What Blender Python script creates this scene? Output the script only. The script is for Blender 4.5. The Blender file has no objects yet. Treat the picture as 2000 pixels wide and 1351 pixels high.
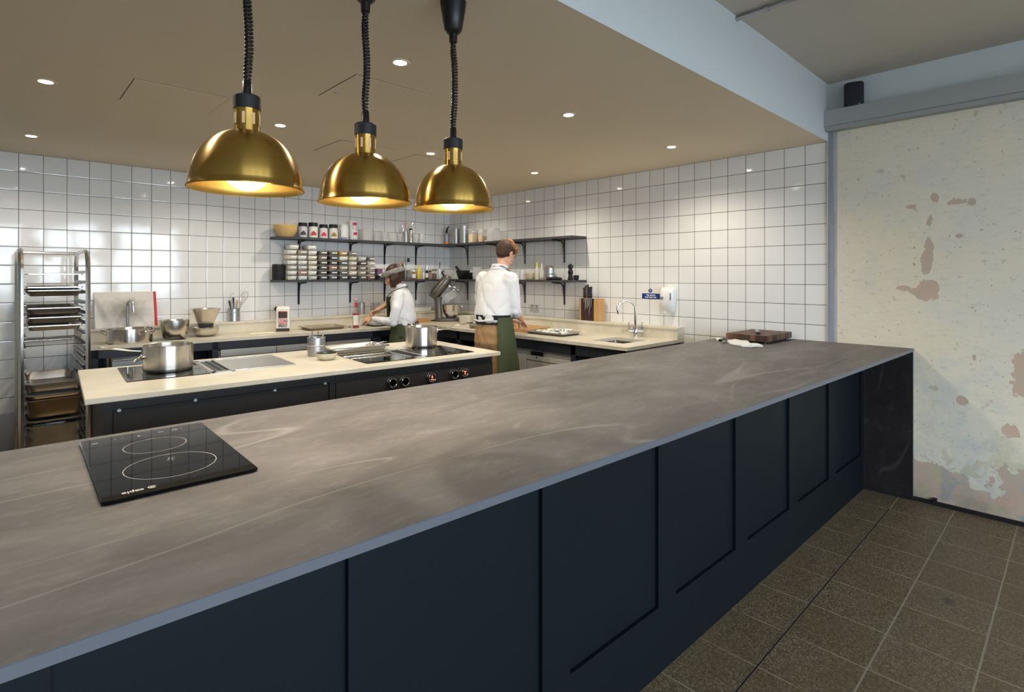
import bpy, bmesh, math, random
from mathutils import Vector, Matrix
random.seed(7)
PI = math.pi
sc = bpy.context.scene
C = sc.collection
# ---------------------------------------------------------------- camera numbers (photo frame 2000x1351)
FL, HY, PX0 = 1064.17, 538.18, 1005.4
TH = 0.8080
T = .15                      # wall tile pitch
CAM = Vector((-29.528*T, -39.379*T, 1.49))
FW = (math.cos(TH), math.sin(TH)); RT = (math.sin(TH), -math.cos(TH))
def ray(u, v):
    a = (u-PX0)/FL
    return Vector((FW[0]+RT[0]*a, FW[1]+RT[1]*a, -(v-HY)/FL))
def at(u, v, x=None, y=None, z=None):
    r = ray(u, v)
    t = (x-CAM.x)/r.x if x is not None else (y-CAM.y)/r.y if y is not None else (z-CAM.z)/r.z
    return CAM+r*t
def Xa(u, y): return at(u, 0, y=y).x
def Ya(u, x): return at(u, 0, x=x).y
def dep(x, y): return (x-CAM.x)*FW[0]+(y-CAM.y)*FW[1]
def px(n, x, y, u):        # real width of something n columns wide in the photo, seen round column u
    return n/FL*dep(x, y)/math.sqrt(1+((u-PX0)/FL)**2)
def Za(v, x, y): return CAM.z-(v-HY)/FL*dep(x, y)
def srgb(r, g, b):
    f = lambda c: (c/255/12.92 if c/255 <= .04045 else ((c/255+.055)/1.055)**2.4)
    return (f(r), f(g), f(b), 1)

# ---------------------------------------------------------------- materials
def newmat(name):
    m = bpy.data.materials.new(name); m.use_nodes = True
    nt = m.node_tree; b = nt.nodes['Principled BSDF']
    return m, nt, b
def nd(nt, typ, **kw):
    n = nt.nodes.new(typ)
    for k, v in kw.items():
        if k.startswith('_'): setattr(n, k[1:], v)
        else:
            key = k.replace('__', ' ')
            n.inputs[int(key[1:]) if key[0] == 'i' and key[1:].isdigit() else key].default_value = v
    return n
def lk(nt, a, b): nt.links.new(a, b)
def mat(name, col, rough=.5, metal=0, trans=0, alpha=1, noise=0, nscale=8, bump=0, bscale=60, ior=1.45, aniso=0, emit=None, es=0, coat=0, rvar=0, stretch=None, spec=None):
    m, nt, b = newmat(name)
    b.inputs['Base Color'].default_value = col
    b.inputs['Roughness'].default_value = rough
    b.inputs['Metallic'].default_value = metal
    b.inputs['Transmission Weight'].default_value = trans
    b.inputs['Alpha'].default_value = alpha
    b.inputs['IOR'].default_value = ior
    b.inputs['Coat Weight'].default_value = coat
    if spec is not None: b.inputs['Specular IOR Level'].default_value = spec
    if aniso: b.inputs['Anisotropic'].default_value = aniso
    if emit: b.inputs['Emission Color'].default_value = emit; b.inputs['Emission Strength'].default_value = es
    if noise or bump or rvar:
        tc = nd(nt, 'ShaderNodeTexCoord')
        src = tc.outputs['Object']
        if stretch:
            mp = nd(nt, 'ShaderNodeMapping'); mp.inputs['Scale'].default_value = stretch
            lk(nt, src, mp.inputs['Vector']); src = mp.outputs[0]
        n = nd(nt, 'ShaderNodeTexNoise', Scale=nscale, Detail=5.0)
        lk(nt, src, n.inputs['Vector'])
        if noise:
            mx = nd(nt, 'ShaderNodeMix', _data_type='RGBA')
            mx.inputs[6].default_value = tuple(c*(1-noise) for c in col[:3])+(1,)
            mx.inputs[7].default_value = tuple(min(1, c*(1+noise)) for c in col[:3])+(1,)
            lk(nt, n.outputs[0], mx.inputs[0]); lk(nt, mx.outputs[2], b.inputs['Base Color'])
        if rvar:
            mr = nd(nt, 'ShaderNodeMapRange'); mr.inputs[3].default_value = max(.02, rough-rvar); mr.inputs[4].default_value = rough+rvar
            lk(nt, n.outputs[0], mr.inputs[0]); lk(nt, mr.outputs[0], b.inputs['Roughness'])
        if bump:
            n2 = nd(nt, 'ShaderNodeTexNoise', Scale=bscale, Detail=3.0); lk(nt, src, n2.inputs['Vector'])
            bp = nd(nt, 'ShaderNodeBump', Strength=bump, Distance=.01)
            lk(nt, n2.outputs[0], bp.inputs['Height']); lk(nt, bp.outputs[0], b.inputs['Normal'])
    return m
def math_(nt, op, a, b=None, c=None):
    n = nt.nodes.new('ShaderNodeMath'); n.operation = op
    for i, s in enumerate((a, b, c)):
        if s is None: continue
        if isinstance(s, (int, float)): n.inputs[i].default_value = s
        else: nt.links.new(s, n.inputs[i])
    return n.outputs[0]
def mixc(nt, fac, a, b):
    n = nt.nodes.new('ShaderNodeMix'); n.data_type = 'RGBA'
    for i, s in ((0, fac), (6, a), (7, b)):
        if isinstance(s, (int, float, tuple)): n.inputs[i].default_value = s
        else: nt.links.new(s, n.inputs[i])
    return n.outputs[2]
def ramp(nt, val, stops):
    r = nt.nodes.new('ShaderNodeValToRGB'); nt.links.new(val, r.inputs[0])
    e = r.color_ramp.elements
    while len(e) < len(stops): e.new(.5)
    for q, (p, c) in zip(e, stops): q.position = p; q.color = c if isinstance(c, tuple) else (c, c, c, 1)
    return r.outputs[0]
def posn(nt):
    g = nt.nodes.new('ShaderNodeNewGeometry'); s = nt.nodes.new('ShaderNodeSeparateXYZ')
    nt.links.new(g.outputs['Position'], s.inputs[0]); return g, s

def tile_material(name, axis, off):
    m, nt, b = newmat(name)
    g, s = posn(nt)
    h = math_(nt, 'DIVIDE', math_(nt, 'ADD', s.outputs[axis], off), T)
    v = math_(nt, 'DIVIDE', math_(nt, 'SUBTRACT', s.outputs[2], 2.473), T)
    def edge(x):
        fr = math_(nt, 'FRACT', x)
        return math_(nt, 'MINIMUM', fr, math_(nt, 'SUBTRACT', 1.0, fr))
    d = math_(nt, 'MINIMUM', edge(h), edge(v))
    cell = nt.nodes.new('ShaderNodeCombineXYZ')
    lk(nt, math_(nt, 'FLOOR', h), cell.inputs[0]); lk(nt, math_(nt, 'FLOOR', v), cell.inputs[1])
    wn = nt.nodes.new('ShaderNodeTexWhiteNoise'); lk(nt, cell.outputs[0], wn.inputs['Vector'])
    grout = math_(nt, 'LESS_THAN', d, .0125)
    base = mixc(nt, wn.outputs['Value'], (.80, .795, .78, 1), (.84, .835, .82, 1))
    col = mixc(nt, grout, base, (.035, .033, .030, 1))
    lk(nt, col, b.inputs['Base Color'])
    rr = math_(nt, 'MULTIPLY_ADD', grout, .7, .07); lk(nt, rr, b.inputs['Roughness'])
    b.inputs['IOR'].default_value = 1.5
    # each tile sits at its own tiny angle, with a slightly wavy glaze
    vm = nt.nodes.new('ShaderNodeVectorMath'); vm.operation = 'MULTIPLY_ADD'
    lk(nt, wn.outputs['Color'], vm.inputs[0]); vm.inputs[1].default_value = (.012,)*3; vm.inputs[2].default_value = (-.006,)*3
    ad = nt.nodes.new('ShaderNodeVectorMath'); ad.operation = 'ADD'
    lk(nt, g.outputs['Normal'], ad.inputs[0]); lk(nt, vm.outputs[0], ad.inputs[1])
    nz = nd(nt, 'ShaderNodeTexNoise', Scale=9.0, Detail=2.0); lk(nt, g.outputs['Position'], nz.inputs['Vector'])
    edgeh = ramp(nt, d, [(0.0, 0.0), (.05, 1.0)])
    hh = math_(nt, 'ADD', math_(nt, 'MULTIPLY', nz.outputs[0], .55), edgeh)
    bp = nd(nt, 'ShaderNodeBump', Strength=.35, Distance=.0016)
    lk(nt, hh, bp.inputs['Height']); lk(nt, ad.outputs[0], bp.inputs['Normal']); lk(nt, bp.outputs[0], b.inputs['Normal'])
    return m

def plaster_material():
    m, nt, b = newmat('old_plaster')
    g, s = posn(nt)
    Y, Z = s.outputs[1], s.outputs[2]
    def noise(scale, detail=6, rough=.6, vec=None, dist=0.0):
        n = nd(nt, 'ShaderNodeTexNoise', Scale=scale, Detail=float(detail), Roughness=rough, Distortion=dist)
        lk(nt, vec or g.outputs['Position'], n.inputs['Vector']); return n.outputs[0]
    base = mixc(nt, ramp(nt, noise(1.7), [(.35, 0.), (.65, 1.)]), (.80, .71, .53, 1), (.74, .69, .57, 1))
    # bluish older coat showing through lower down
    blue = math_(nt, 'MULTIPLY', ramp(nt, noise(3.1, 7, .65), [(.47, 0.), (.60, 1.)]), ramp(nt, Z, [(.0, .85), (.95, .35), (1.0, 0.2)]))
    col = mixc(nt, math_(nt, 'MULTIPLY', blue, .75), base, (.46, .53, .58, 1))
    # small brown chips and pocks
    chips = ramp(nt, noise(11, 5, .7), [(.625, 0.), (.64, 1.)])
    col = mixc(nt, math_(nt, 'MULTIPLY', chips, .55), col, (.50, .40, .24, 1))
    st = nt.nodes.new('ShaderNodeMapping'); st.inputs['Scale'].default_value = (1, 1.0, 4.5); lk(nt, g.outputs['Position'], st.inputs[0])
    fine = ramp(nt, noise(12, 8, .75, st.outputs[0]), [(.54, 0.), (.63, 1.)])
    col = mixc(nt, math_(nt, 'MULTIPLY', fine, .26), col, (.36, .35, .30, 1))
    pock = ramp(nt, noise(38, 2, .5), [(.70, 0.), (.72, 1.)])
    col = mixc(nt, math_(nt, 'MULTIPLY', pock, .6), col, (.18, .16, .13, 1))
    # bare pink plaster: ragged low band, a vertical chase, patches far right
    rag = noise(9.0, 8, .66, dist=.25)
    def blobm(y0, z0, ry, rz, k=1.0):
        dy = math_(nt, 'DIVIDE', math_(nt, 'SUBTRACT', Y, y0), ry); dz = math_(nt, 'DIVIDE', math_(nt, 'SUBTRACT', Z, z0), rz)
        q = math_(nt, 'ADD', math_(nt, 'MULTIPLY', dy, dy), math_(nt, 'MULTIPLY', dz, dz))
        return math_(nt, 'SUBTRACT', k, math_(nt, 'MULTIPLY', q, k))
    fld = blobm(-5.20, .06, .20, .26, .55)
    for a in ((-5.66, .12, .15, .28, .45), (-5.46, .05, .3, .12, .5), (-5.33, .12, .10, .16, .4), (-5.58, .30, .06, .06, .34), (-5.50, .22, .04, .05, .3), (-5.205, 1.66, .03, .10, .34), (-5.19, 1.40, .075, .085, .42), (-5.185, 1.52, .035, .2, .32), (-5.24, 2.0, .035, .05, .3), (-5.20, 1.86, .02, .06, .3),
              (-5.10, 1.95, .035, .02, .3), (-5.14, 1.385, .06, .03, .34), (-5.06, 1.405, .05, .02, .28), (-5.345, 1.96, .07, .025, .3), (-5.42, 1.95, .03, .03, .3),
              (-5.70, .90, .13, .20, .5), (-5.60, .55, .05, .05, .33), (-5.37, .70, .035, .03, .32), (-5.36, 1.74, .03, .025, .3), (-5.43, .98, .02, .03, .28)):
        fld = math_(nt, 'MAXIMUM', fld, blobm(*a))
    pk = ramp(nt, math_(nt, 'ADD', fld, math_(nt, 'MULTIPLY_ADD', rag, 1.3, -.35)), [(.44, 0.), (.455, 1.)])
    pink = mixc(nt, ramp(nt, noise(6, 6), [(.38, 0.), (.62, 1.)]), (.60, .42, .32, 1), (.52, .43, .33, 1))
    col = mixc(nt, pk, col, pink)
    lowz = ramp(nt, Z, [(.15, 1.), (.55, 0.)])
    ol = math_(nt, 'MULTIPLY', ramp(nt, noise(5.3, 6, .6, dist=.4), [(.52, 0.), (.55, 1.)]), lowz)
    col = mixc(nt, math_(nt, 'MULTIPLY', ol, .75), col, (.50, .46, .28, 1))
    gb = math_(nt, 'MULTIPLY', ramp(nt, noise(6.1, 6, .65), [(.56, 0.), (.59, 1.)]), lowz)
    col = mixc(nt, math_(nt, 'MULTIPLY', gb, .7), col, (.36, .38, .38, 1))
    dirt = math_(nt, 'MULTIPLY', ramp(nt, noise(5, 7, .7), [(.42, 0.), (.62, 1.)]), ramp(nt, Z, [(.0, 1.), (.22, 0.)]))
    col = mixc(nt, math_(nt, 'MULTIPLY', dirt, .6), col, (.17, .155, .12, 1))
    # grey-lilac paint strip beside the tile edge
    strip = math_(nt, 'GREATER_THAN', Y, -4.664)
    sc2 = mixc(nt, ramp(nt, noise(3, 6), [(.35, 0.), (.65, 1.)]), (.40, .40, .42, 1), (.50, .51, .53, 1))
    col = mixc(nt, strip, col, sc2)
    lk(nt, col, b.inputs['Base Color']); b.inputs['Roughness'].default_value = .85
    hgt = math_(nt, 'SUBTRACT', math_(nt, 'MULTIPLY', noise(14, 8, .7), .4), math_(nt, 'MULTIPLY', pk, .5))
    bp = nd(nt, 'ShaderNodeBump', Strength=.5, Distance=.006); lk(nt, hgt, bp.inputs['Height']); lk(nt, bp.outputs[0], b.inputs['Normal'])
    return m

def floor_material():
    m, nt, b = newmat('terrazzo_slabs')
    g, s = posn(nt)
    X, Y = s.outputs[0], s.outputs[1]
    P = .2935
    hx = math_(nt, 'DIVIDE', math_(nt, 'ADD', X, .301), .2893); hy = math_(nt, 'DIVIDE', math_(nt, 'ADD', Y, 5.043), P)
    wob = nd(nt, 'ShaderNodeTexNoise', Scale=14.0, Detail=3.0); lk(nt, g.outputs['Position'], wob.inputs['Vector'])
    w = math_(nt, 'MULTIPLY_ADD', wob.outputs[0], .012, -.006)
    def edge(x):
        fr = math_(nt, 'FRACT', math_(nt, 'ADD', x, w)); return math_(nt, 'MINIMUM', fr, math_(nt, 'SUBTRACT', 1.0, fr))
    ex, ey = edge(hx), edge(hy)
    cell = nt.nodes.new('ShaderNodeCombineXYZ'); lk(nt, math_(nt, 'FLOOR', hx), cell.inputs[0]); lk(nt, math_(nt, 'FLOOR', hy), cell.inputs[1])
    wn = nt.nodes.new('ShaderNodeTexWhiteNoise'); lk(nt, cell.outputs[0], wn.inputs['Vector'])
    vr = nd(nt, 'ShaderNodeTexVoronoi', Scale=190.0); lk(nt, g.outputs['Position'], vr.inputs['Vector'])
    big = nd(nt, 'ShaderNodeTexNoise', Scale=2.6, Detail=5.0); lk(nt, g.outputs['Position'], big.inputs['Vector'])
    spk = ramp(nt, vr.outputs['Color'], [(.12, (.078, .056, .028, 1)), (.6, (.172, .130, .076, 1)), (.95, (.32, .26, .17, 1))])
    col = mixc(nt, ramp(nt, big.outputs[0], [(.38, 0.), (.62, .6)]), spk, mixc(nt, .5, spk, (.12, .080, .034, 1)))
    col = mixc(nt, math_(nt, 'MULTIPLY', wn.outputs['Value'], .35), col, (.105, .074, .032, 1))
    jn = nd(nt, 'ShaderNodeTexNoise', Scale=5.0, Detail=4.0); lk(nt, g.outputs['Position'], jn.inputs['Vector'])
    jx = math_(nt, 'MULTIPLY', math_(nt, 'LESS_THAN', ex, .010), ramp(nt, jn.outputs[0], [(.36, .25), (.5, 1.)]))
    jy = math_(nt, 'LESS_THAN', ey, .012)
    col = mixc(nt, math_(nt, 'MULTIPLY', jx, .65), col, (.42, .37, .25, 1))
    col = mixc(nt, math_(nt, 'MULTIPLY', jy, .7), col, (.33, .30, .22, 1))
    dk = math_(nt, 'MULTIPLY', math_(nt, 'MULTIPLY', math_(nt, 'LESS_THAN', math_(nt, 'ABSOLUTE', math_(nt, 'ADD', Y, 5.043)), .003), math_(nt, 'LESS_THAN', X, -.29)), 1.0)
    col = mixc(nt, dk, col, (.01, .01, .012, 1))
    # a dark scuff
    sx = math_(nt, 'DIVIDE', math_(nt, 'ADD', X, 1.27), .055); sy = math_(nt, 'DIVIDE', math_(nt, 'ADD', Y, 5.475), .05)
    q = math_(nt, 'ADD', math_(nt, 'MULTIPLY', sx, sx), math_(nt, 'MULTIPLY', sy, sy))
    sf = ramp(nt, math_(nt, 'ADD', q, math_(nt, 'MULTIPLY', big.outputs[0], .8)), [(.3, .75), (1.0, 0.)])
    col = mixc(nt, sf, col, (.02, .02, .022, 1))
    lk(nt, col, b.inputs['Base Color']); b.inputs['Roughness'].default_value = .55
    bp = nd(nt, 'ShaderNodeBump', Strength=.25, Distance=.002); lk(nt, vr.outputs['Distance'], bp.inputs['Height']); lk(nt, bp.outputs[0], b.inputs['Normal'])
    return m

def stone_material(name, c0, c1, vein, rough, seed=0.0, veinw=.6, rot=.25):
    m, nt, b = newmat(name)
    g = nt.nodes.new('ShaderNodeNewGeometry')
    mp = nt.nodes.new('ShaderNodeMapping'); mp.inputs['Rotation'].default_value = (0, 0, rot); mp.inputs['Scale'].default_value = (1.0, 2.1, 1.6); mp.inputs['Location'].default_value = (seed, seed*.7, 0)
    lk(nt, g.outputs['Position'], mp.inputs[0])
    n1 = nd(nt, 'ShaderNodeTexNoise', Scale=1.9, Detail=9.0, Roughness=.62, Distortion=.8); lk(nt, mp.outputs[0], n1.inputs[0])
    col = mixc(nt, ramp(nt, n1.outputs[0], [(.36, 0.), (.66, 1.)]), c0, c1)
    def veins(scale, rotz, lo, wdt, dist, seedv):
        mq = nt.nodes.new('ShaderNodeMapping'); mq.inputs['Rotation'].default_value = (0, 0, rotz); mq.inputs['Scale'].default_value = (.38, 2.2, 1.0); mq.inputs['Location'].default_value = (seedv, seedv, seedv)
        lk(nt, g.outputs['Position'], mq.inputs[0])
        n = nd(nt, 'ShaderNodeTexNoise', Scale=scale, Detail=1.5, Roughness=.4, Distortion=dist); lk(nt, mq.outputs[0], n.inputs[0])
        a = math_(nt, 'ABSOLUTE', math_(nt, 'SUBTRACT', n.outputs[0], .5))
        v = ramp(nt, a, [(0., 1.), (wdt, 0.)])
        n2 = nd(nt, 'ShaderNodeTexNoise', Scale=2.2, Detail=2.0); lk(nt, mq.outputs[0], n2.inputs[0])
        return math_(nt, 'MULTIPLY', v, ramp(nt, n2.outputs[0], [(lo, 0.), (lo+.12, 1.)]))
    v = math_(nt, 'MAXIMUM', math_(nt, 'MAXIMUM', veins(.75, .16, .44, .0016, .05, seed+3), veins(1.0, -.30, .50, .0012, .1, seed+9)), veins(.8, .02, .46, .0012, .05, seed+17))
    col = mixc(nt, math_(nt, 'MULTIPLY', v, veinw), col, vein)
    fz = nd(nt, 'ShaderNodeTexNoise', Scale=9.0, Detail=8.0, Roughness=.75); lk(nt, mp.outputs[0], fz.inputs[0])
    col = mixc(nt, ramp(nt, fz.outputs[0], [(.5, 0.), (.75, .26)]), col, vein)
    lk(nt, col, b.inputs['Base Color']); b.inputs['Specular IOR Level'].default_value = .18
    mr = nd(nt, 'ShaderNodeMapRange'); mr.inputs[3].default_value = rough-.06; mr.inputs[4].default_value = rough+.08
    lk(nt, n1.outputs[0], mr.inputs[0]); lk(nt, mr.outputs[0], b.inputs['Roughness'])
    bp = nd(nt, 'ShaderNodeBump', Strength=.12, Distance=.003); lk(nt, fz.outputs[0], bp.inputs['Height']); lk(nt, bp.outputs[0], b.inputs['Normal'])
    return m

M = {}
M['tile_back'] = tile_material('tile_back', 0, .57*T)
M['tile_right'] = tile_material('tile_right', 1, .648*T)
M['plaster'] = plaster_material(); M['floor'] = floor_material()
M['stone'] = stone_material('bar_stone', srgb(98, 94, 92), srgb(123, 119, 117), srgb(174, 170, 165), .55, veinw=.36, rot=.12)
M['stone_shaded'] = stone_material('bar_stone_shaded_side', srgb(34, 31, 31), srgb(42, 38, 38), srgb(80, 76, 74), .5, seed=4, veinw=.45)  # same stone, with the shade of the inner face put into a darker colour
M['stone_edge_daylit'] = mat('stone_edge_daylit', srgb(90, 93, 100), .32, noise=.08, nscale=12)  # same stone, with bluish daylight on the edge put into its colour
M['worktop'] = stone_material('cream_worktop', srgb(206, 198, 178), srgb(222, 215, 198), srgb(188, 172, 142), .30, seed=12, veinw=.25, rot=.1)
M['ceiling'] = mat('ceiling_paint_warm_lit', (.76, .66, .50, 1), .8, noise=.03, nscale=1.5); M['ceilf'] = mat('front_ceiling_paint_dim_lit', (.56, .51, .43, 1), .8, noise=.03, nscale=1.5)  # one paint in two copies; warm bounce and dimmer front put into the colours
M['bulk'] = mat('bulkhead_paint_daylit', (.62, .66, .66, 1), .7, noise=.03, nscale=1.5)  # same paint as the ceilings, bluish daylight put into the colour
M['beam'] = mat('beam_paint', (.36, .37, .36, 1), .55, noise=.05, nscale=4)
M['navy'] = mat('navy_paint', srgb(14, 21, 26), .5, spec=.16, noise=.06, nscale=3)
M['navy_gap'] = mat('navy_shadow_gap', srgb(14, 20, 26), .6)
M['cab'] = mat('charcoal_cabinet', srgb(46, 44, 44), .42, noise=.05, nscale=4)
M['cabn'] = mat('blueblack_frame', srgb(40, 42, 50), .4, noise=.05, nscale=4)
M['black'] = mat('black_plastic', srgb(20, 20, 22), .35)
M['mblack'] = mat('matt_black', srgb(28, 28, 30), .6)
M['shelf'] = mat('charcoal_shelf', srgb(62, 62, 66), .5, noise=.1, nscale=10)
M['glassblk'] = mat('black_ceramic_glass', srgb(7, 7, 9), .03, spec=.24)
M['steel'] = mat('brushed_steel', (.62, .59, .55, 1), .24, 1, noise=.10, nscale=6, rvar=.07, stretch=(1, 1, 14))
M['steelp'] = mat('polished_steel', (.74, .72, .69, 1), .17, 1)
M['pan'] = mat('spun_steel', (.74, .70, .64, 1), .24, 1, aniso=.8)
M['bowl'] = mat('satin_bowl_steel', (.74, .70, .63, 1), .27, 1, noise=.08, nscale=9)
M['steeld'] = mat('worn_steel', (.46, .43, .39, 1), .30, 1, noise=.3, nscale=9, rvar=.1)
M['steelm'] = mat('matt_steel', (.50, .50, .50, 1), .38, 1, noise=.08, nscale=5)
M['chrome'] = mat('chrome', (.78, .78, .80, 1), .08, 1)
M['tapsteel'] = mat('tap_steel', (.62, .63, .65, 1), .22, 1)
M['brass'] = mat('brushed_brass', (.52, .33, .085, 1), .26, 1, noise=.06, nscale=3, rvar=.03, stretch=(1, 1, 20), aniso=.85)
for _m in (M['brass'], M['pan']):
    _nt = _m.node_tree; _b = _nt.nodes['Principled BSDF']; _t = _nt.nodes.new('ShaderNodeTangent'); _t.direction_type = 'RADIAL'; _t.axis = 'Z'; _nt.links.new(_t.outputs[0], _b.inputs['Tangent']); _b.inputs['Anisotropic Rotation'].default_value = .25
M['brassin'] = mat('brass_inside', (.80, .52, .14, 1), .42, 1)
M['white'] = mat('white_plastic', (.80, .80, .79, 1), .35)
M['cream'] = mat('cream_plastic', (.72, .69, .60, 1), .4)
M['clear'] = mat('frosted_clear_plastic', (.82, .82, .80, 1), .28, alpha=.30)
M['clear2'] = mat('clear_plastic', (.85, .85, .84, 1), .12, alpha=.17)
M['glass'] = mat('clear_glass', (.8, .85, .84, 1), .05, alpha=.14)
M['label'] = mat('white_label', (.85, .85, .83, 1), .6)
M['wood'] = mat('pale_wood', srgb(196, 152, 98), .5, noise=.22, nscale=5, stretch=(2, 14, 2))
M['wood2'] = mat('oak_board', srgb(190, 140, 86), .5, noise=.25, nscale=5, stretch=(14, 2, 2))
M['wicker'] = mat('cane', srgb(214, 182, 122), .6, noise=.2, nscale=30)
M['skin'] = mat('skin', srgb(222, 172, 145), .5, noise=.06, nscale=12)
M['skinw'] = mat('skin_tan', srgb(208, 160, 122), .5, noise=.06, nscale=12)
M['shirt'] = mat('white_cotton', (.78, .78, .79, 1), .8, bump=.25, bscale=10)
M['trous'] = mat('tan_chino', srgb(166, 132, 92), .8, noise=.12, nscale=9, bump=.4, bscale=18)
M['apron'] = mat('olive_apron', srgb(68, 76, 48), .8, noise=.14, nscale=6, bump=.4, bscale=16)
M['hairm'] = mat('auburn_hair', srgb(150, 100, 60), .55, noise=.45, nscale=26, bump=1, bscale=60)
M['hairs'] = mat('short_brown_hair', srgb(70, 48, 34), .6, noise=.3, nscale=40, bump=.6, bscale=90)
M['hairw'] = mat('dark_brown_hair', srgb(60, 38, 26), .42, noise=.35, nscale=30, bump=.8, bscale=70, stretch=(1, 1, .12))
M['red'] = mat('red', srgb(196, 36, 40), .4)
M['blue'] = mat('sign_blue', srgb(24, 56, 140), .4)
M['rubber'] = mat('rubber_cord', srgb(16, 17, 20), .38)
M['eye'] = mat('eye_dark', srgb(40, 26, 20), .2)
M['lips'] = mat('lips', srgb(190, 110, 100), .5)
M['lamp'] = mat('lamp_glow', (1, 1, 1, 1), .5, emit=(1, .92, .76, 1), es=5)
M['down'] = mat('downlight_glow', (1, 1, 1, 1), .5, emit=(1, .90, .72, 1), es=70)
M['redled'] = mat('red_display', (.1, 0, 0, 1), .4, emit=(1, .12, .05, 1), es=5)
M['winpaint'] = mat('window_frame_paint', srgb(60, 66, 70), .5)
M['ext'] = mat('pale_render_facade', (.62, .64, .66, 1), .9, noise=.25, nscale=.6)
M['street'] = mat('pavement', (.30, .31, .32, 1), .9)
# ---------------------------------------------------------------- geometry helpers
def B(): return bmesh.new()
def box(bm, a, b, bev=0, mi=0, seg=1):
    a = Vector(a); b = Vector(b)
    lo = Vector([min(a[i], b[i]) for i in range(3)]); hi = Vector([max(a[i], b[i]) for i in range(3)])
    r = bmesh.ops.create_cube(bm, size=1, matrix=Matrix.Translation((lo+hi)/2) @ Matrix.Diagonal(((hi-lo).x, (hi-lo).y, (hi-lo).z, 1)))
    vs = r['verts']; fs = list({f for v in vs for f in v.link_faces})
    for f in fs: f.material_index = mi
    if bev:
        es = list({e for v in vs for e in v.link_edges})
        bmesh.ops.bevel(bm, geom=es, offset=bev, segments=seg, affect='EDGES', profile=.5, material=-1)
    return bm
def xbox(bm, a, b, mtx, bev=0, mi=0):
    t = B(); box(t, a, b, bev, mi); bmesh.ops.transform(t, matrix=mtx, verts=t.verts); merge(bm, t); return bm
def merge(bm, other):
    me = bpy.data.meshes.new('tmp'); other.to_mesh(me); other.free(); bm.from_mesh(me); bpy.data.meshes.remove(me)
def ring(bm, pts): return [bm.verts.new(p) for p in pts]
def bridge(bm, a, b, mi=0):
    n = len(a)
    for i in range(n):
        f = bm.faces.new((a[i], a[(i+1) % n], b[(i+1) % n], b[i])); f.material_index = mi
def loft(bm, rings, mi=0, cap0=True, cap1=True, closed=False):
    rs = [ring(bm, r) for r in rings]
    for i in range(len(rs)-1): bridge(bm, rs[i], rs[i+1], mi)
    if closed: bridge(bm, rs[-1], rs[0], mi)
    else:
        if cap0: bm.faces.new(list(reversed(rs[0]))).material_index = mi
        if cap1: bm.faces.new(rs[-1]).material_index = mi
    return bm
def circ(c, r, z, n=32, ry=None):
    ry = r if ry is None else ry
    return [(c[0]+r*math.cos(2*PI*i/n), c[1]+ry*math.sin(2*PI*i/n), z) for i in range(n)]
def lathe(bm, prof, n=32, c=(0, 0, 0), mi=0, cap0=True, cap1=True):
    eps = 1e-4
    return loft(bm, [circ((c[0], c[1]), max(r, eps), c[2]+z, n) for r, z in prof], mi, cap0, cap1)
def rrect(w, d, z, r, k=5, c=(0, 0)):
    r = max(1e-4, min(r, w/2-1e-4, d/2-1e-4)); out = []
    for (sx, sy, a0) in ((1, 1, 0), (-1, 1, PI/2), (-1, -1, PI), (1, -1, 3*PI/2)):
        for i in range(k+1):
            a = a0+PI/2*i/k
            out.append((c[0]+sx*(w/2-r)+r*math.cos(a), c[1]+sy*(d/2-r)+r*math.sin(a), z))
    return out
def rloft(bm, secs, mi=0, k=5, c=(0, 0), cap0=True, cap1=True):   # secs: (w, d, z, r)
    return loft(bm, [rrect(w, d, z, r, k, c) for w, d, z, r in secs], mi, cap0, cap1)
def tube(bm, pts, r, n=10, mi=0, closed=False, flat=1.0, caps=True):
    pts = [Vector(p) for p in pts]; N = len(pts)
    rr = r if isinstance(r, (list, tuple)) else [r]*N
    def tan(i):
        if closed: return (pts[(i+1) % N]-pts[i-1]).normalized()
        return (pts[min(i+1, N-1)]-pts[max(i-1, 0)]).normalized()
    t0 = tan(0); up = Vector((0, 0, 1)) if abs(t0.z) < .9 else Vector((0, 1, 0))
    nrm = t0.cross(up).normalized(); rings = []
    for i in range(N):
        t = tan(i); nrm = (nrm-t*nrm.dot(t))
        if nrm.length < 1e-6: nrm = t.orthogonal()
        nrm.normalize(); bn = t.cross(nrm)
        rings.append([pts[i]+nrm*(rr[i]*math.cos(2*PI*k/n))+bn*(rr[i]*flat*math.sin(2*PI*k/n)) for k in range(n)])
    return loft(bm, rings, mi, caps, caps, closed)
def cyl(bm, p0, p1, r0, r1=None, n=20, mi=0): return tube(bm, [p0, p1], [r0, r0 if r1 is None else r1], n, mi)
def ball(bm, c, r, mi=0, u=20, v=12, rot=None):
    if isinstance(r, (int, float)): r = (r, r, r)
    m = Matrix.Translation(c) @ (rot or Matrix.Identity(4)) @ Matrix.Diagonal((r[0], r[1], r[2], 1))
    k = bmesh.ops.create_uvsphere(bm, u_segments=u, v_segments=v, radius=1, matrix=m)
    for f in {f for q in k['verts'] for f in q.link_faces}: f.material_index = mi
    return bm
def prism(bm, poly, z0, z1, mi=0):
    return loft(bm, [[(p[0], p[1], z0) for p in poly], [(p[0], p[1], z1) for p in poly]], mi)
def arc(c, r, a0, a1, n, plane='xz'):
    o = []
    for i in range(n+1):
        a = a0+(a1-a0)*i/n; p, q = r*math.cos(a), r*math.sin(a)
        o.append((c[0]+p, c[1], c[2]+q) if plane == 'xz' else (c[0]+p, c[1]+q, c[2]) if plane == 'xy' else (c[0], c[1]+p, c[2]+q))
    return o
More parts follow.
